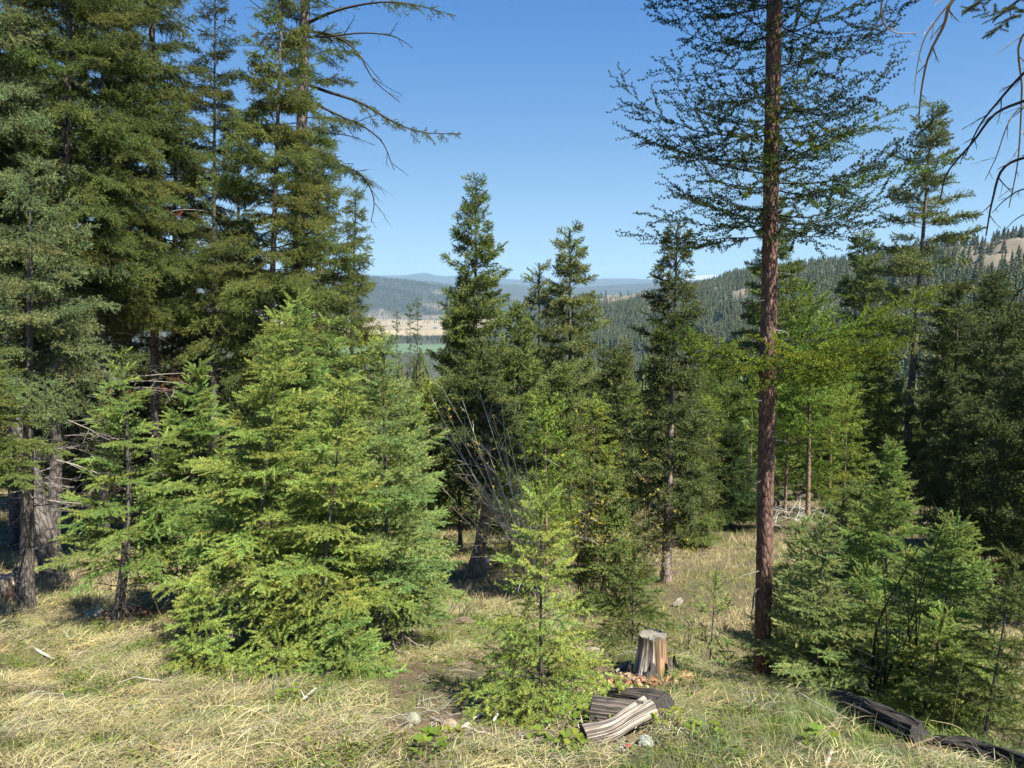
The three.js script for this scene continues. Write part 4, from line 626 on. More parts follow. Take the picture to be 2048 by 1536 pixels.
function stump(px, py, depth, hgt, r, name, label, o) {
  const f = on(px, py, depth), g = thing(name, label, 'stump', f), S = 72, K = 26, ph = o.ph ?? 0;
  const rAt = (a, t) => { const root = Math.pow(Math.max(0, Math.cos(a * 2.5 + ph)), 2) * 0.55 * Math.pow(1 - t, 4); return r * (1 + 0.55 * Math.pow(1 - t, 1.7) + root + 0.09 * n2(Math.cos(a) * 3, Math.sin(a) * 3, t * 0.9) + 0.06 * n2(a * 9, t * 0.8, 2) + 0.03 * n2(a * 22, t * 4, 4)); };
  const topY = (a) => hgt * (1 + (o.tilt ?? 0.04) * Math.cos(a - 1.2) + 0.09 * n2(a * 2, 1, 2) + 0.1 * n2(a * 7, 1, 5));
  const pos = [], idx = [], uv = [], col = [];
  for (let j = 0; j <= K; j++) for (let i = 0; i <= S; i++) { const a = (i % S) / S * 6.2832, t = j / K, q = rAt(a, t); pos.push(Math.cos(a) * q, lerp(-0.12, topY(a), t), Math.sin(a) * q); uv.push(i / S * 2, t * 0.3); col.push(...o.color(a, t)); }
  for (let j = 0; j < K; j++) for (let i = 0; i < S; i++) { const a = j * (S + 1) + i, b = a + S + 1; idx.push(a, b, a + 1, b, b + 1, a + 1); }
  part(g, 'trunk_wood', geoFrom(pos, idx, uv, col), o.mat ?? M.wood);
  const tp = [0, hgt - 0.006, 0], ti = [], tu = [0.5, 0.5]; for (let ring = 1; ring <= 5; ring++) for (let i = 0; i <= S; i++) { const a = (i % S) / S * 6.2832, q = rAt(a, 1) * ring / 5; tp.push(Math.cos(a) * q, lerp(hgt, topY(a), ring / 5) + (ring === 5 ? 0.002 : 0.006 * n2(Math.cos(a) * ring, Math.sin(a) * ring, 7)), Math.sin(a) * q); tu.push(0.5 + 0.47 * ring / 5 * Math.cos(a), 0.5 + 0.47 * ring / 5 * Math.sin(a)); }
  for (let i = 1; i <= S; i++) ti.push(0, i + 1, i); for (let ring = 1; ring < 5; ring++) for (let i = 0; i < S; i++) { const a = 1 + (ring - 1) * (S + 1) + i, b = a + S + 1; ti.push(a, a + 1, b, b, a + 1, b + 1); }
  part(g, 'cut_top', geoFrom(tp, ti, tu), M.ring);
  (o.slabs ?? []).forEach(([a0, da, h0, hh, off], s) => { // bark still clinging low on the wood
    const R = rng(s + 50), A = 16, B = 12, pp = [], ii = [], uu = [];
    for (let j = 0; j <= B; j++) for (let i = 0; i <= A; i++) { const a = a0 + da * (i / A - 0.5) * (1 - 0.35 * j / B), e = Math.sin(i / A * Math.PI), t = (h0 + (hh * (0.55 + 0.45 * e) + 0.03 * n2(i * 0.8, s)) * j / B), q = rAt(a, clamp(t / hgt)) + off * (0.5 + 0.5 * e) + 0.012 * n2(a * 14, t * 30, s); pp.push(Math.cos(a) * q, t - 0.05, Math.sin(a) * q); uu.push(i / A * 0.6, t); }
    for (let j = 0; j < B; j++) for (let i = 0; i < A; i++) { const a = j * (A + 1) + i, b = a + A + 1; ii.push(a, b, a + 1, b, b + 1, a + 1); }
    part(g, 'bark', geoFrom(pp, ii, uu), M.fir);
  });
  return g;
}
stump(1303, 1340, 6.0, 0.33, 0.118, 'stump', 'weathered stump with white and orange streaked wood and dark bark at its foot', { ph: 0.6, slabs: [[1.75, 0.8, 0, 0.22, 0.05], [0.75, 0.7, 0, 0.25, 0.06], [2.8, 0.7, 0, 0.15, 0.08], [0.1, 0.6, 0, 0.2, 0.06]],
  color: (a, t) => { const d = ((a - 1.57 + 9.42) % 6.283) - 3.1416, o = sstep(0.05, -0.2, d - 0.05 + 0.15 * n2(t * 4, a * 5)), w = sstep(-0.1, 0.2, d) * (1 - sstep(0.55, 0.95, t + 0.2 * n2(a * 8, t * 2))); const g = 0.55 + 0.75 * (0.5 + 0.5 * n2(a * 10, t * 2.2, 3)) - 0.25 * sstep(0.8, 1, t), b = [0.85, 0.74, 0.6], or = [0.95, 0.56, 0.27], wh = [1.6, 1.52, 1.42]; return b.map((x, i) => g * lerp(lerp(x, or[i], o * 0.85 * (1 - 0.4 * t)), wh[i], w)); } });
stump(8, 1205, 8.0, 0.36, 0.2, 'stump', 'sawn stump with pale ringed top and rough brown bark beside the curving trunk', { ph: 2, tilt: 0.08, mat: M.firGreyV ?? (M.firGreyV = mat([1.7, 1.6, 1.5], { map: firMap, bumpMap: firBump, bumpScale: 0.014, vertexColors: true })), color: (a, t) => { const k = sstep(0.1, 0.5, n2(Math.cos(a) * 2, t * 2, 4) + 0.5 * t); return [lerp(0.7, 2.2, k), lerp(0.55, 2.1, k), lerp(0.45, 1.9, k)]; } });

function rock(px, py, depth, s, label, color, seed, name = 'rock') {
  const g = new THREE.IcosahedronGeometry(1, 4), q = g.attributes.position, col = [];
  for (let i = 0; i < q.count; i++) { const v = V(q.getX(i), q.getY(i), q.getZ(i)); let k = 1 + 0.3 * n2(v.x * 1.1 + seed, v.y * 1.1, v.z * 1.1); const w = Math.round(v.x * 2.2 + seed) * 0.05 - Math.abs(n2(v.x * 2.5, v.y * 2.5 + seed, v.z * 2.5)) * 0.22; k += w + 0.05 * n2(v.x * 6, v.y * 6, v.z * 6 + seed); v.multiplyScalar(k); q.setXYZ(i, v.x * s[0], v.y * s[1], v.z * s[2]); const n = 0.75 + 0.5 * fbm(v.x * 3 + seed, v.y * 3 + v.z * 3, 3), l = sstep(0.15, 0.35, n2(v.x * 4, v.z * 4 + seed, v.y * 4)); col.push(...color.map((c, j) => lerp(c * n, [0.3, 0.33, 0.22][j], l * 0.45))); }
  g.setAttribute('color', new THREE.Float32BufferAttribute(col, 3)); g.computeVertexNormals();
  const m = new THREE.Mesh(g, M.rock ?? (M.rock = mat([0.75, 0.75, 0.75], { vertexColors: true, bumpMap: litterBump, bumpScale: 0.006 }))); m.name = numbered(name); m.castShadow = m.receiveShadow = true; const f = on(px, py, depth); m.position.set(f.x, f.y + s[1] * 0.45, f.z); m.rotation.set(0.3 * Math.sin(seed), seed, 0.2 * Math.cos(seed)); tag(m, label, 'rock'); scene.add(m);
}
rock(824, 1450, 4.25, [0.055, 0.055, 0.045], 'angular greenish grey rock on the bare litter, left of the tan one', [0.36, 0.36, 0.25], 1);
rock(903, 1462, 4.15, [0.065, 0.035, 0.05], 'flat tan rock on the bare litter beside the thin grey sticks', [0.42, 0.32, 0.2], 2);
rock(1292, 1492, 3.98, [0.042, 0.042, 0.04], 'pale mint coloured rock in the grass below the pale bent log', [0.5, 0.54, 0.45], 3);
rock(1242, 1502, 3.9, [0.022, 0.016, 0.02], 'small white stone beside the pale mint rock', [0.62, 0.58, 0.52], 4);
rock(1262, 1385, 5.1, [0.02, 0.03, 0.02], 'small white stone standing behind the charred split log', [0.65, 0.62, 0.56], 5);
rock(1188, 1305, 6.1, [0.05, 0.035, 0.04], 'whitish stone in brown litter left of the weathered stump', [0.55, 0.5, 0.42], 6);
rock(540, 1455, 4.1, [0.04, 0.03, 0.035], 'grey green stone sunk in the flattened straw', [0.38, 0.4, 0.33], 7);
rock(187, 1240, 7.3, [0.11, 0.06, 0.08], 'pale lichen covered rock in the grass below the wide open sapling', [0.55, 0.5, 0.38], 8);
rock(1245, 1480, 3.75, [0.016, 0.012, 0.014], 'tiny tan pebble just in front of the pale bent log', [0.4, 0.34, 0.25], 9, 'pebble');

function stick(P, r, label, m, seed, twigs = 2) {   // P: [px, py, depth, lift]
  const f = on(P[0][0], P[0][1], P[0][2]); const q = P.map(([x, y, d, l]) => { const p = l > 0.2 ? at(x, y, d) : on(x, y, d); return V(p.x - f.x, l > 0.2 ? p.y - f.y : p.y + l - f.y, p.z - f.z); });
  const o = new THREE.Mesh(mergeGeometries(bareLimb(spline(q, 10), r, rng(seed), twigs, 0.08, 0, 6, 0.6)), m); o.name = numbered('stick'); o.castShadow = o.receiveShadow = true; o.position.copy(f); tag(o, label, 'stick'); scene.add(o);
}
stick([[925, 1462, 4.1, 0.02], [945, 1445, 4.3, 0.02], [968, 1430, 4.5, 0.03]], 0.012, 'grey weathered stick right of the flat tan rock', M.twigPale, 1);
stick([[985, 1452, 4.2, 0.03], [995, 1438, 4.35, 0.05], [978, 1425, 4.5, 0.06]], 0.01, 'forked grey root stick under the wispy sapling', M.twigPale, 2, 5);
stick([[862, 1440, 4.35, 0.02], [890, 1452, 4.2, 0.015]], 0.009, 'short brown stick leaning at the flat tan rock', M.twigGrey, 3);
stick([[1230, 1350, 5.6, 0.03], [1262, 1332, 5.9, 0.05]], 0.014, 'dark tipped stick leaning at the foot of the weathered stump', M.twigGrey, 4);
stick([[1785, 1468, 4.5, 0.04], [1830, 1452, 4.6, 0.09], [1880, 1458, 4.5, 0.07], [1905, 1472, 4.4, 0.05]], 0.009, 'bleached curved branch lying over the burnt log', M.twigPale, 5, 3);
stick([[1590, 1495, 4.0, 0.02], [1645, 1508, 3.95, 0.02]], 0.013, 'straight grey stick in the grass at the foot of the bank', M.twigPale, 6);
stick([[1650, 1545, 3.6, 0.02], [1664, 1512, 3.8, 0.05]], 0.011, 'short pale broken stick standing up from the bank grass', M.twigPale, 7);
stick([[130, 1270, 6.2, 0.03], [150, 1300, 5.8, 0.02]], 0.012, 'pale short stick in the grass near the lichen rock', M.twigPale, 8);
stick([[50, 1285, 6.0, 0.02], [85, 1310, 5.6, 0.02], [110, 1320, 5.4, 0.01]], 0.016, 'pale rotten stick lying in straw below the sawn stump', M.twigPale, 9);
stick([[600, 1412, 4.7, 0.03], [632, 1388, 5.0, 0.05]], 0.012, 'pale stick poking out of flattened straw under the clump', M.twigPale, 10);
stick([[1700, 1450, 4.7, 0.03], [1640, 1425, 5.1, 0.05], [1600, 1400, 5.4, 0.05]], 0.01, 'thin dry branch along the bank above the burnt log', M.twigGrey, 11, 6);
stick([[290, 1090, 8.4, 0.75], [315, 1150, 8.2, 0.4], [345, 1195, 8.0, 0.05]], 0.03, 'dead grey stem leaning under the wide open sapling', M.twigGrey, 12, 7);
stick([[420, 1165, 8.6, 0.35], [350, 1175, 8.3, 0.12], [260, 1190, 8.1, 0.12]], 0.012, 'thin dead branch lying level under the saplings', M.twigGrey, 13, 8);

// ------------------------------------------------------------------ shrubs
const leafGeo = (() => { const g = geoFrom([0, 0, 0, 0.32, 0.35, 0.06, 0, 0.42, -0.02, -0.32, 0.35, 0.06, 0.24, 0.75, 0.03, -0.24, 0.75, 0.03, 0, 1, -0.06], [0, 1, 2, 0, 2, 3, 1, 4, 2, 2, 5, 3, 2, 4, 6, 2, 6, 5], null, Array(21).fill(1)); return g; })();
function shrub(px, py, depth, name, label, o) {
  const f = on(px, py, depth), g = thing(name, label, 'shrub', f), R = rng(o.seed), lm = [];
  o.stems.forEach(([x, y, dz, dx0, r], i) => {
    const e = at(x, y, depth - (dz ?? 0)).sub(f), s = V((dx0 ?? 0) + (R() - 0.5) * 0.25, -0.05, (R() - 0.5) * 0.25), mid = s.clone().lerp(e, 0.5).add(V((R() - 0.5) * 0.2, 0.12 * e.length() * 0.4, (R() - 0.5) * 0.2));
    const pts = spline([s, s.clone().lerp(mid, 0.5).add(V(0, 0.06, 0)), mid, e], 16), ls = bareLimb(pts, r ?? 0.014, R, o.twigs ?? 7, o.twigLen ?? 0.5, o.depth ?? 1, 5, 0.18);
    part(g, 'stem', mergeGeometries(ls), Array.isArray(o.mat) ? o.mat[i % o.mat.length] : o.mat);
    ls.slice(1).forEach((q) => { const a = q.attributes.position; for (let k = 0; k < (o.leaves ?? 0); k++) if (R() < 0.7) { const j = Math.floor((0.3 + 0.7 * R()) * (a.count - 1)); orient(lm, V(a.getX(j), a.getY(j), a.getZ(j)), V(R() - 0.5, R() - 0.2, R() - 0.5), (o.leaf ?? 0.05) * (0.6 + 0.8 * R()), R, UPV, 3); } });
  });
  if (lm.length) g.add(instanced('foliage', leafGeo, M.leaf, lm, tints(lm.length, o.tint, R, 0.3, 0.2)));
  countSprigs += lm.length; return g;
}
shrub(1045, 1010, 10.5, 'bare_shrub', 'leafless grey shrub with long pale stems fanning out beside the bluish sapling', { seed: 1, mat: [M.twigPale, M.twigGrey], twigs: 11, twigLen: 0.55, leaves: 1, leaf: 0.035, tint: [0.55, 0.47, 0.04], stems: [[876, 845], [884, 775], [925, 800], [905, 900], [960, 790], [985, 830], [1000, 780], [870, 960], [1015, 860], [940, 860], [1060, 840], [900, 1010], [865, 800], [895, 830], [975, 900], [950, 760], [1030, 800], [915, 930]].map(([x, y], i) => [x, y, (i % 3) * 0.5, 0.25, 0.015]) });
shrub(1165, 1195, 9.2, 'leafing_shrub', 'tall upright shrub with straight grey stems and small yellow new leaves', { seed: 2, mat: [M.twigPale, M.twigGrey, M.twig], twigs: 10, twigLen: 0.45, leaves: 3, leaf: 0.04, tint: [0.55, 0.5, 0.04], stems: [[1160, 800], [1100, 850], [1130, 790], [1200, 830], [1230, 880], [1085, 920], [1260, 870], [1180, 770], [1210, 940], [1120, 930], [1150, 880], [1285, 960]].map(([x, y], i) => [x, y, (i % 4) * 0.25 - 0.3, 0, i ? 0.012 : 0.02]) });
shrub(1290, 1150, 11.5, 'leafing_shrub', 'thin shrub with sparse yellow leaves in front of the slender dark fir', { seed: 3, mat: [M.twigGrey, M.twig], twigs: 8, twigLen: 0.6, leaves: 2, leaf: 0.04, tint: [0.42, 0.38, 0.04], stems: [[1270, 860], [1300, 900], [1340, 960], [1390, 1060], [1240, 960], [1310, 830], [1420, 1110]].map(([x, y]) => [x, y, 0.3, 0, 0.01]) });
shrub(1160, 1250, 8.3, 'twiggy_bush', 'low tangle of bare brown twigs between the wispy sapling and the stump', { seed: 4, mat: [M.twigGrey, M.twig], twigs: 9, twigLen: 0.3, leaves: 1, leaf: 0.02, tint: [0.35, 0.36, 0.05], stems: [[1100, 1180], [1140, 1140], [1190, 1150], [1230, 1190], [1265, 1225], [1210, 1240], [1120, 1210], [1170, 1180]].map(([x, y]) => [x, y, 0.2, 0, 0.007]) });
shrub(1748, 1432, 6.2, 'burnt_shrub', 'blackened bare shrub with thin curving stems in front of the right-leaning saplings'.replace('right-leaning ', 'pale green '), { seed: 5, mat: M.char ?? (M.char = mat([0.014, 0.013, 0.012], { rough: 0.8 })), twigs: 6, twigLen: 0.35, stems: [[1840, 1090, 0, 0, 0.024], [1765, 1110, 0, 0, 0.018], [1900, 1015, 0, 0, 0.016], [1735, 1180, 0, 0, 0.014], [1800, 1150, 0, 0.05, 0.012], [1720, 1300, 0, 0, 0.008], [1690, 1360, 0, 0, 0.007], [1790, 1200, 0, 0.05, 0.01]] });
shrub(1818, 1440, 6.1, 'burnt_shrub', 'second blackened shrub with a tall forked stem, nearer the burnt log end', { seed: 6, mat: M.char, twigs: 6, twigLen: 0.35, stems: [[1828, 1140, 0, 0, 0.022], [1865, 1190, 0, 0, 0.014], [1810, 1080, 0, 0, 0.014], [1845, 1120, 0, 0, 0.012], [1890, 1280, 0, 0, 0.008]] });
shrub(875, 1245, 8.2, 'twiggy_bush', 'small dark clump of dry stalks between the bluish sapling and the wispy one', { seed: 7, mat: [M.twigGrey, M.twig], twigs: 5, twigLen: 0.2, stems: [[905, 1170], [930, 1180], [960, 1185], [985, 1190], [945, 1160], [920, 1200]].map(([x, y], i) => [x, y, 0, i * 0.05 + 0.1, 0.006]) });
shrub(1370, 1290, 8.0, 'twiggy_bush', 'low grey twiggy bush in the grass right behind the stump', { seed: 8, mat: [M.twigGrey], twigs: 8, twigLen: 0.2, leaves: 1, leaf: 0.02, tint: [0.16, 0.2, 0.05], stems: [[1340, 1225], [1380, 1210], [1410, 1235], [1430, 1260], [1360, 1240]].map(([x, y]) => [x, y, 0, 0, 0.006]) });

{ // a dead fir just outside the frame, its bare branches hanging in
  const D = 3.6, f = foot(2420, D, 1300), R = rng(77), T = thing('dead_fir_tree', 'bare dead branches hanging in from a tree beyond the edge, close to the viewer', 'tree', f), loc = (x, y, d = D) => at(x, y, d).sub(f);
  const k = at(2420, -700, D).y - f.y; part(T, 'trunk', tube([V(0, -0.2, 0), V(0.02, k * 0.5, 0), V(0, k, 0)].map((p) => p), [0.11, 0.095, 0.07], 16, { us: 2, vs: 0.9 }), M.fir);
  const br = (P, r, m, tw = 4, tl = 0.12, d = D) => part(T, 'dead_branch', mergeGeometries(bareLimb(spline(P.map(([x, y], i) => loc(x, y, d + 0.12 * i)), 22), r, R, tw, tl, 1, 6, 0.3)), m);
  br([[2420, -330], [2150, -160], [1990, -70], [1905, 0], [1888, 50], [1858, 110], [1843, 180], [1838, 235]], 0.014, M.twigGrey, 9, 0.14);
  br([[1905, 0], [1880, 30], [1850, 75], [1835, 130], [1828, 190]], 0.006, M.twigPale, 5, 0.1);
  br([[2420, -250], [2100, -120], [1850, -60], [1770, -10], [1765, 40], [1790, 65], [1835, 65]], 0.008, M.twigGrey, 7, 0.1);
  br([[2420, -200], [2150, 60], [2048, 146], [1995, 205], [1960, 250], [1930, 312]], 0.011, M.twigDark, 7, 0.16);
  br([[2420, 60], [2180, 160], [2048, 202], [1990, 228], [1945, 285], [1895, 345], [1880, 400]], 0.011, M.twigDark, 6, 0.16);
  br([[2420, 240], [2180, 290], [2060, 312], [2008, 335], [1985, 400], [1972, 472]], 0.012, M.twigDark, 6, 0.15);
  br([[2420, -60], [2150, 20], [2046, 70], [2044, 180], [2036, 320], [2018, 415]], 0.009, M.twigGrey, 9, 0.12);
  br([[2420, 330], [2150, 380], [2048, 378], [2010, 400], [1985, 425]], 0.006, M.twigDark, 4, 0.08);
  br([[2420, 380], [2180, 400], [2060, 425], [2030, 440], [2006, 465]], 0.005, M.twigDark, 2, 0.06);
  br([[2420, 480], [2150, 530], [2048, 575], [2025, 600], [2015, 630]], 0.007, M.twigDark, 3, 0.1);
  br([[2420, 120], [2200, 180], [2040, 215], [1990, 320], [1970, 360]], 0.006, M.twigGrey, 6, 0.12);
  const b = br([[2420, -420], [2150, -120], [2050, -10], [2010, 20], [1985, 45]], 0.011, M.twigDark, 3, 0.1), mats = [];
  for (const P of [[[2050, -10], [2010, 25], [1960, 20]], [[2048, 10], [2020, 40], [1990, 60]], [[2060, 0], [1990, -15], [1950, 10]]]) { const pts = spline(P.map(([x, y]) => loc(x, y, D + 0.15)), 6); dress(pts, 0.3, { sprigLen: 0.07, lat: 0.4, bare: 0.1, step: 0.03 }, R, mats); }
  b.add(instanced('foliage', SPRIG.near[0], M.needle, mats, tints(mats.length, C.dark, R)));
  // living crown above the frame: it shades the upper larch
}

{ // rotten wood crumbled round the stump
  const f = on(1303, 1350, 6), R = rng(61), gs = []; const bx = (w, h, d) => new THREE.BoxGeometry(w, h, d, 2, 1, 1).toNonIndexed();
  for (let i = 0; i < 130; i++) { const a = 0.2 + R() * 2.8, r = 0.17 + 0.26 * R() * R() + 0.02, x = f.x + Math.cos(a) * r * 1.25, z = f.z + Math.sin(a) * r, g = bx(0.02 + 0.06 * R(), 0.006 + 0.012 * R(), 0.01 + 0.02 * R()); g.rotateX((R() - 0.5) * 1.2); g.rotateZ((R() - 0.5) * 1.2); g.rotateY(R() * 6); g.translate(x - f.x, H(x, z) - f.y + 0.02 + 0.03 * R(), z - f.z); const c = [[0.42, 0.24, 0.12], [0.3, 0.15, 0.08], [0.5, 0.36, 0.24], [0.2, 0.12, 0.08]][Math.floor(R() * 4)], col = []; for (let k = 0; k < g.attributes.position.count; k++) col.push(...c); g.setAttribute('color', new THREE.Float32BufferAttribute(col, 3)); gs.push(g); }
  const m = new THREE.Mesh(mergeGeometries(gs), M.leafy); m.name = 'wood_litter'; m.position.copy(f); m.castShadow = m.receiveShadow = true; tag(m, 'crumbled orange brown wood scraps round the foot of the weathered stump', 'wood scraps', null, 'stuff'); scene.add(m);
}

// ------------------------------------------------------------------ grass, litter and small leafy plants
function tuft(seed, n, h, w, { lean = 0.6, curl = 1.2, seg = 3, base = 0.12, flat = 0, colA = 1, colB = 1 } = {}) {
  const R = rng(seed), pos = [], idx = [], col = [];
  for (let i = 0; i < n; i++) {
    const a = flat ? (R() + R() + R() - 1.5) * 1.5 + (R() < 0.2 ? 3 : 0) : R() * 6.283, L = h * (0.5 + 0.7 * R()), p = V((R() - 0.5) * base * 2, flat ? 0.005 + 0.05 * R() : -0.02, (R() - 0.5) * base * 2); let e = flat ? 0.05 + flat * R() : Math.PI / 2 - lean * (0.3 + R()), b0 = pos.length / 3; const ww = w * (0.7 + 0.6 * R()), sx = -Math.sin(a + 0.4 * (R() - 0.5)), sz = Math.cos(a), cu = curl * (0.4 + R()), br = 0.75 + 0.5 * R();
    for (let s = 0; s <= seg; s++) {
      const k = ww / 2 * (1 - 0.85 * s / seg); pos.push(p.x + sx * k, p.y, p.z + sz * k, p.x - sx * k, p.y + k * 0.4, p.z - sz * k); const c = lerp(colA, colB, s / seg) * br; col.push(c, c, c, c, c, c);
      p.add(V(Math.cos(a) * Math.cos(e), Math.sin(e), Math.sin(a) * Math.cos(e)).multiplyScalar(L / seg)); e = Math.max(e - cu / seg, -0.25); if (p.y < 0.006) { p.y = 0.006 + 0.01 * R(); e = 0; }
    }
    for (let s = 0; s < seg; s++) { const q = b0 + s * 2; idx.push(q, q + 1, q + 2, q + 2, q + 1, q + 3); }
  }
  return geoFrom(pos, idx, null, col);
}
M.straw = leafMat(0.2, 0.6); M.grass = leafMat(0.3, 0.6);
const STRAW = [0.58, 0.51, 0.25], STRAW2 = [0.4, 0.35, 0.23], STRAW3 = [0.7, 0.62, 0.33], GREEN = [0.24, 0.33, 0.07], SAGE = [0.26, 0.3, 0.13];
function scatter(name, label, geos, n, place, size, tint, mt, hue = 0.12) {
  const R = rng(name.length * 31 + n), buckets = geos.map(() => []), q = new THREE.Matrix4(), nrm = V(), qt = new THREE.Quaternion(), q2 = new THREE.Quaternion(); let tries = 0, got = 0; const cols = geos.map(() => []);
  while (got < n && tries++ < n * 8) {
    const s = place(R); if (!s) continue; const [x, z, k = 1, t = tint] = s, y = H(x, z), e = 0.12; nrm.set(H(x - e, z) - H(x + e, z), 2 * e, H(x, z - e) - H(x, z + e)).normalize();
    qt.setFromUnitVectors(UPV, nrm); q2.setFromAxisAngle(UPV, R() * 6.283); qt.multiply(q2); const sc = size * k * (0.7 + 0.6 * R());
    q.compose(V(x, y, z), qt, V(sc, sc * (0.8 + 0.4 * R()), sc)); const b = Math.floor(R() * geos.length); buckets[b].push(q.toArray()); const v = 0.72 + 0.56 * R(), h = (R() - 0.5) * 2 * hue; cols[b].push([0.74 * t[0] * v * (1 + h), 0.74 * t[1] * v, 0.74 * t[2] * v * (1 - h)]); got++;
  }
  geos.forEach((g, i) => { if (!buckets[i].length) return; const o = instanced(name, g, mt, buckets[i], cols[i]); o.name = numbered(name); tag(o, label, name.includes('litter') ? 'litter' : 'grass', null, 'stuff'); scene.add(o); countSprigs += buckets[i].length; });
}
const inView = (R, d0, d1, p0 = -60, p1 = 2110) => { const d = Math.sqrt(lerp(d0 * d0, d1 * d1, R())), p = at(lerp(p0, p1, R()), 1100, d); return [p.x, p.z, pxOf(p.x, p.z), d]; };
const patch = (x, z, s, o = 0) => n2(x * s + o, z * s, 3.3 + o);
// how bare the ground is: brown litter below the clump and round the logs
const LOGS = [[1232, 1476, 0.22], [1236, 1452, 0.2], [1272, 1428, 0.22], [1303, 1350, 0.3], [1060, 1488, 0.14], [860, 1455, 0.28], [1292, 1494, 0.09], [1700, 1430, 0.2], [1790, 1465, 0.2], [1890, 1502, 0.2], [1740, 1440, 0.2], [1840, 1485, 0.2], [940, 1448, 0.2], [8, 1210, 0.35]].map(([x, y, r]) => { const q = on(x, y, 6); return [q.x, q.z, r]; });
const bare = (px, d, x, z) => Math.max(...LOGS.map((l) => 1 - sstep(l[2] * 0.8, l[2] * 1.25, Math.hypot(x - l[0], z - l[1]))), sstep(640, 780, px) * (1 - sstep(1080, 1330, px)) * sstep(3.8, 4.05, d) * (1 - sstep(5.6, 7, d)) * 0.95, sstep(1180, 1240, px) * (1 - sstep(1350, 1420, px)) * sstep(5, 5.4, d) * (1 - sstep(6.4, 7, d)) * 0.8) * sstep(-0.3, 0, patch(x, z, 1.7) + 0.25);
scatter('dry_grass', 'flattened pale straw grass matted over the near ground', [1, 2, 3].map((s) => tuft(s, 24, 0.17, 0.0032, { flat: 0.4, curl: 0.7, seg: 3, base: 0.12, colA: 0.95, colB: 1.05 })), 5600, (R) => { const [x, z, p, d] = inView(R, 3.2, 9.5); const w = (p < 900 ? 1 : 0.55) * (d < 5 ? 1 : 0.7) * (0.06 + 1.0 * sstep(-0.1, 0.3, patch(x, z, 1.3) + 0.5 * patch(x, z, 4.1, 5) + (p < 700 && d < 4.6 ? 0.2 : 0))) * (1 - bare(p, d, x, z)); return R() < w ? [x, z, 1, R() < 0.3 ? STRAW2 : R() < 0.25 ? STRAW3 : STRAW] : null; }, 1, STRAW, M.straw);
scatter('dry_grass', 'upright thin dry grass stalks among the matted straw', [4, 5].map((s) => tuft(s, 5, 0.2, 0.0024, { lean: 0.9, curl: 0.8, seg: 3, base: 0.05 })), 1100, (R) => { const [x, z, p, d] = inView(R, 3.3, 11); return R() < 1 - bare(p, d, x, z) && patch(x, z, 0.9, 4) > -0.2 ? [x, z] : null; }, 1, STRAW2, M.straw);
scatter('green_grass', 'fresh green grass blades coming up through the straw', [6, 7, 8].map((s) => tuft(s, 16, 0.11, 0.0034, { lean: 0.8, curl: 0.9, seg: 3, base: 0.06 })), 12000, (R) => { const [x, z, p, d] = inView(R, 3.2, 10); const w = (0.25 + 1.0 * sstep(-0.1, 0.25, patch(x, z, 1.1, 9) + 0.4 * patch(x, z, 3.7, 2))) * (1 - bare(p, d, x, z) * 0.85) * (p > 1330 ? 1 : 0.7); return R() < w ? [x, z] : null; }, 1, GREEN, M.grass, 0.2);
scatter('bunch_grass', 'grey green bunches of fine grass on the bank by the burnt log', [9, 10].map((s) => tuft(s, 40, 0.2, 0.0026, { lean: 0.8, curl: 1.3, seg: 4, base: 0.04 })), 620, (R) => { const [x, z, p, d] = inView(R, 3.3, 6.8, 1320, 2100); return patch(x, z, 1.6, 2) > -0.15 && bare(p, d, x, z) < 0.5 ? [x, z] : null; }, 1, SAGE, M.grass, 0.15);
const rosette = (seed) => { const R = rng(seed), gs = [], m = new THREE.Matrix4(); for (let i = 0; i < 7; i++) { const o = [], a = R() * 6.28; orient(o, V(Math.cos(a) * 0.8 * R(), 0.5 + 2.2 * R(), Math.sin(a) * 0.8 * R()), V(Math.cos(a), 0.1 + 0.6 * R(), Math.sin(a)), 0.8 + 0.5 * R(), R); gs.push(leafGeo.clone().applyMatrix4(m.fromArray(o[0]))); } return mergeGeometries(gs); };
scatter('ground_cover', 'tiny green leaves of low plants between the grass', [rosette(1), rosette(2), rosette(3)], 5600, (R) => { const [x, z, p, d] = inView(R, 3.2, 8.5); return patch(x, z, 1.9, 6) > 0.02 - 0.25 * (p > 1100 && p < 1450) && R() > bare(p, d, x, z) * 0.9 ? [x, z, 0.6 + R()] : null; }, 0.017, [0.2, 0.26, 0.045], M.leaf, 0.25);
{ // brown litter of needles, bark and twigs
  const g = geoFrom([-0.5, 0.004, 0, 0.5, 0.006, 0, 0, 0.012, 0.06, 0, 0.004, -0.06], [0, 1, 2, 0, 3, 1], null, Array(12).fill(1));
  scatter('litter', 'brown litter of twigs and bark scraps on the bare soil', [g], 14000, (R) => { const [x, z, p, d] = inView(R, 3.3, 8); return R() < 0.45 + bare(p, d, x, z) ? [x, z, 0.3 + 1.2 * R(), [[0.34, 0.2, 0.12], [0.26, 0.14, 0.08], [0.42, 0.33, 0.23], [0.16, 0.1, 0.065]][Math.floor(R() * 4)]] : null; }, 0.05, STRAW, M.leafy);
}
scatter('dry_grass', 'sunlit dry grass of the slope and clearing beyond the stump', [11, 12].map((s) => tuft(s, 18, 0.22, 0.009, { lean: 1.2, curl: 1.1, seg: 2, base: 0.2 })), 13000, (R) => { const [x, z, p, d] = inView(R, 8.5, 24); return R() < 0.5 + 0.5 * sstep(-0.3, 0.3, patch(x, z, 0.6)) ? [x, z, 1, patch(x, z, 0.5, 7) > 0.1 ? [0.3, 0.31, 0.11] : [0.46, 0.4, 0.2]] : null; }, 1, STRAW, M.straw, 0.1);
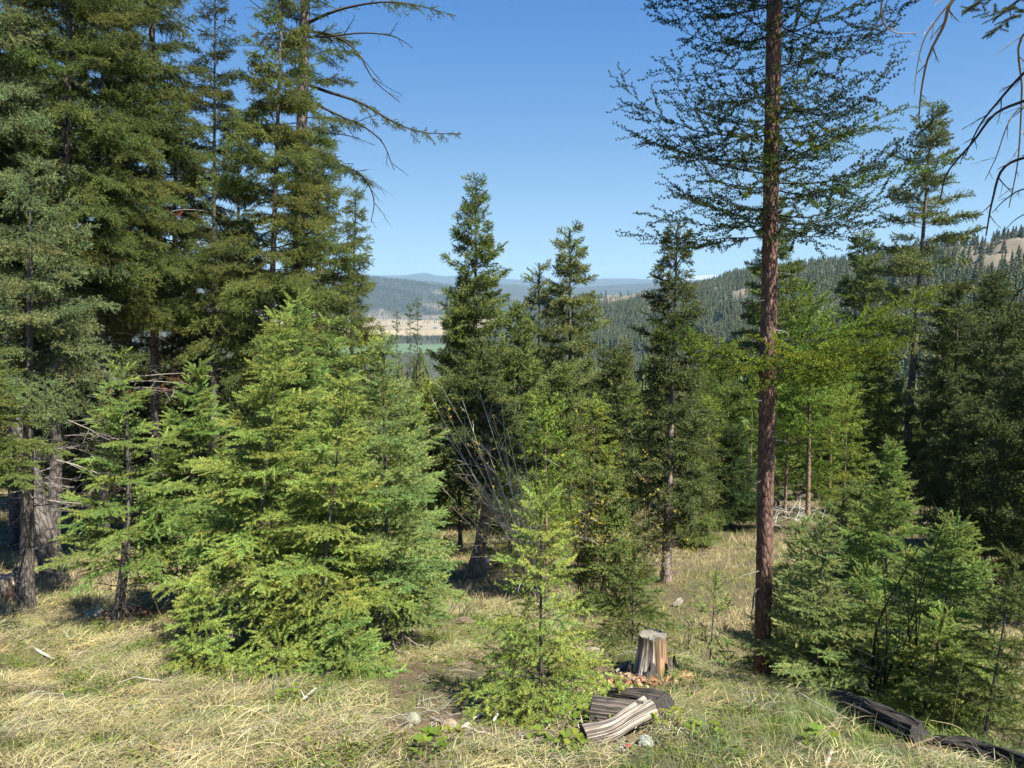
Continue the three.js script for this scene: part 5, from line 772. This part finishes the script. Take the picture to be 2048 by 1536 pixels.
scatter('dry_grass', 'dry grass at the far edge of the clearing under the forest', [13].map((s) => tuft(s, 14, 0.28, 0.018, { lean: 0.9, curl: 1, seg: 2, base: 0.35 })), 9000, (R) => { const [x, z, p, d] = inView(R, 23, 48); return [x, z, 1, patch(x, z, 0.3, 7) > 0.1 ? [0.27, 0.28, 0.1] : [0.42, 0.36, 0.18]]; }, 1, STRAW, M.straw, 0.1);
{ // small fallen twigs
  const g = [1, 2, 3, 4].map((s) => { const R = rng(s + 900), t = mergeGeometries(bareLimb(boughPath(V(0, 0.012, 0), R() * 6, 0.16, 0.15, -0.15, R, 5, 0.5), 0.0028, R, 3, 0.07, 0, 4, 0.5)), c = new Float32Array(t.attributes.position.count * 3).fill(1); t.setAttribute('color', new THREE.BufferAttribute(c, 3)); return t; });
  scatter('twig_litter', 'small fallen grey and brown twigs strewn over the near ground', g, 620, (R) => { const [x, z, p, d] = inView(R, 3.4, 9); return R() < 0.35 + bare(p, d, x, z) ? [x, z, 0.5 + 1.3 * R(), [[0.3, 0.26, 0.21], [0.16, 0.11, 0.075], [0.42, 0.38, 0.32]][Math.floor(R() * 3)]] : null; }, 1, STRAW, M.leafy);
}
// long single stalks that stand out
{
  const R = rng(303), sp = [[255, 1110, 7.6, 330, 1195], [660, 1430, 4.6, 830, 1395], [1610, 1290, 6.2, 1560, 1385], [1930, 1300, 4.8, 1895, 1480], [1860, 1440, 4.1, 1990, 1500], [350, 1105, 7.8, 372, 1190], [610, 1330, 5.2, 560, 1420], [95, 1400, 4.3, 250, 1440], [380, 1415, 4.3, 600, 1385], [460, 1500, 3.8, 640, 1440]];
  sp.forEach(([x, y, d, bx, by]) => { const b = at(bx, by, d), f = ground(b.x, b.z), e = at(x, y, d - 0.2).sub(f), m = e.clone().multiplyScalar(0.55).add(V(0, 0.09, 0)); const o = new THREE.Mesh(tube(spline([V(0, -0.02, 0), m, e], 8), Array.from({ length: 9 }, (_, i) => 0.0016 * (1.2 - 0.09 * i)), 4), M.stalk ?? (M.stalk = mat([0.5, 0.42, 0.22], { rough: 0.6 }))); o.name = numbered('grass_stalk'); o.position.copy(f); o.castShadow = true; tag(o, 'single long pale dry grass stalk arching above the matted straw', 'grass stalk', 'long dry grass stalks'); scene.add(o); });
}
// leafy plants by the logs
[[1265, 1412, 4.75, 0.16, 30, 'bright green leafy plant growing over the dark split log'], [1130, 1462, 4.3, 0.13, 26, 'bright green leafy plant spreading left of the pale bent log'], [1195, 1440, 4.45, 0.13, 26, 'yellow green leafy plant at the end of the dark split log'], [1350, 1462, 4.3, 0.12, 24, 'green leafy plant right of the pale bent log'], [1145, 1510, 3.85, 0.08, 14, 'small pale green broad leaved plant in front of the pale bent log'], [855, 1508, 3.85, 0.09, 12, 'sprawling green plant with few broad leaves in the straw'], [985, 1385, 4.9, 0.12, 24, 'yellow green leafy plant left of the foot of the wispy sapling'], [1075, 1500, 3.9, 0.09, 16, 'dark green leafy plant beside the sunken wood lumps'], [480, 1320, 5.6, 0.13, 26, 'green leafy plant under the sapling clump by the bare stems'], [430, 1310, 5.7, 0.12, 22, 'darker green leafy plant under the clump, beside the bare stems'], [575, 1400, 4.8, 0.08, 14, 'small yellowish leafy plant in flattened straw'], [190, 1262, 6.4, 0.1, 16, 'small lime green plant by the lichen rock'], [900, 1490, 3.95, 0.08, 14, 'small leafy plant in front of the flat tan rock'], [1410, 1480, 4.1, 0.1, 18, 'green leafy plant on the grassy bank foot below the larch'], [1640, 1500, 3.95, 0.09, 16, 'tiny leafy plant beside the straight grey stick']].forEach(([px, py, d, r, n, label], i) => {
  const f = on(px, py, d), g = thing('leafy_plant', label, 'plant', f), R = rng(400 + i), gs = [], L = [], sz = i % 5 === 4 || i === 5 ? 0.05 : 0.032, m = new THREE.Matrix4();
  for (let k = 0; k < n; k++) { const a = R() * 6.28, q = r * Math.sqrt(R()), h = 0.03 + 0.1 * R() * (1 - q / r * 0.5), e = V(Math.cos(a) * q, h, Math.sin(a) * q); gs.push(tube([V(e.x * 0.3, -0.01, e.z * 0.3), V(e.x * 0.8, h * 0.75, e.z * 0.8), e], [0.0022, 0.0018, 0.001], 3)); for (let s = 0; s < 3; s++) { const b = a + (s - 1) * 1.2, o = []; orient(o, e, V(Math.cos(b), 0.15 + 0.5 * R(), Math.sin(b)), sz * (0.7 + 0.6 * R()), R, UPV, 0.4); L.push(o[0]); } }
  part(g, 'stem', mergeGeometries(gs), M.twig); g.add(instanced('leaves', leafGeo, M.leaf, L, tints(L.length, i % 3 ? [0.19, 0.27, 0.03] : [0.25, 0.3, 0.035], R, 0.25, 0.2)));
});
// orange leaves and red bits lying in the grass
[[622, 1398, 4.85, [0.42, 0.12, 0.02], 'rust orange dead leaf on straw below the bluish sapling, upper of two'], [640, 1412, 4.75, [0.4, 0.11, 0.02], 'rust orange dead leaf on straw below the bluish sapling, lower of two'], [1252, 1508, 3.85, [0.45, 0.05, 0.06], 'small crimson leaf by the white stone in front of the bent log'], [18, 1245, 6.9, [0.5, 0.16, 0.03], 'orange dead leaf in grass below the sawn stump'], [545, 1382, 5.0, [0.36, 0.24, 0.03], 'ochre dead leaf at the edge of the straw'], [1015, 1532, 3.65, [0.4, 0.12, 0.03], 'orange brown dead leaf at the bottom edge in the grass']].forEach(([px, py, d, c, label], i) => {
  const m = new THREE.Mesh(leafGeo.clone(), mat(c, { rough: 0.7 })); m.geometry.deleteAttribute('color'); m.name = numbered('dead_leaf'); m.scale.setScalar(0.045); const f = on(px, py, d); m.position.set(f.x, f.y + 0.06, f.z); m.rotation.set(1.0 + 0.3 * Math.sin(i), i * 1.7, 0.3); m.castShadow = true; tag(m, label, 'leaf'); scene.add(m);
});
{ // mound of red brown needles and roots
  const f = on(258, 1240, 7.6), R = rng(88), gs = []; const g = thing('root_mound', 'red brown mound of roots and needles beside the lichen rock', 'mound', f);
  const m = new THREE.SphereGeometry(1, 30, 14), q = m.attributes.position; for (let i = 0; i < q.count; i++) { const x = q.getX(i), y = q.getY(i), z = q.getZ(i), k = 1 + 0.35 * n2(x * 2, z * 2, y * 2); q.setXYZ(i, x * 0.3 * k, Math.max(-0.06, y * 0.14 * k), z * 0.22 * k); } m.computeVertexNormals(); part(g, 'soil', m, mat([0.2, 0.095, 0.05], { bumpMap: litterBump, bumpScale: 0.02 }));
  for (let i = 0; i < 60; i++) { const a = R() * 6.28, r = 0.3 * Math.sqrt(R()); gs.push(...bareLimb(boughPath(V(Math.cos(a) * r, 0.13 * (1 - r / 0.32), Math.sin(a) * r * 0.7), R() * 6.28, 0.12 + 0.2 * R(), 0.5 * R(), -0.4, R, 4, 0.4), 0.004, R, 2, 0.06, 0, 3)); } part(g, 'roots', mergeGeometries(gs), mat([0.26, 0.12, 0.065]), 'stuff');
}
console.log('instances', countSprigs);
renderer.render(scene, camera);
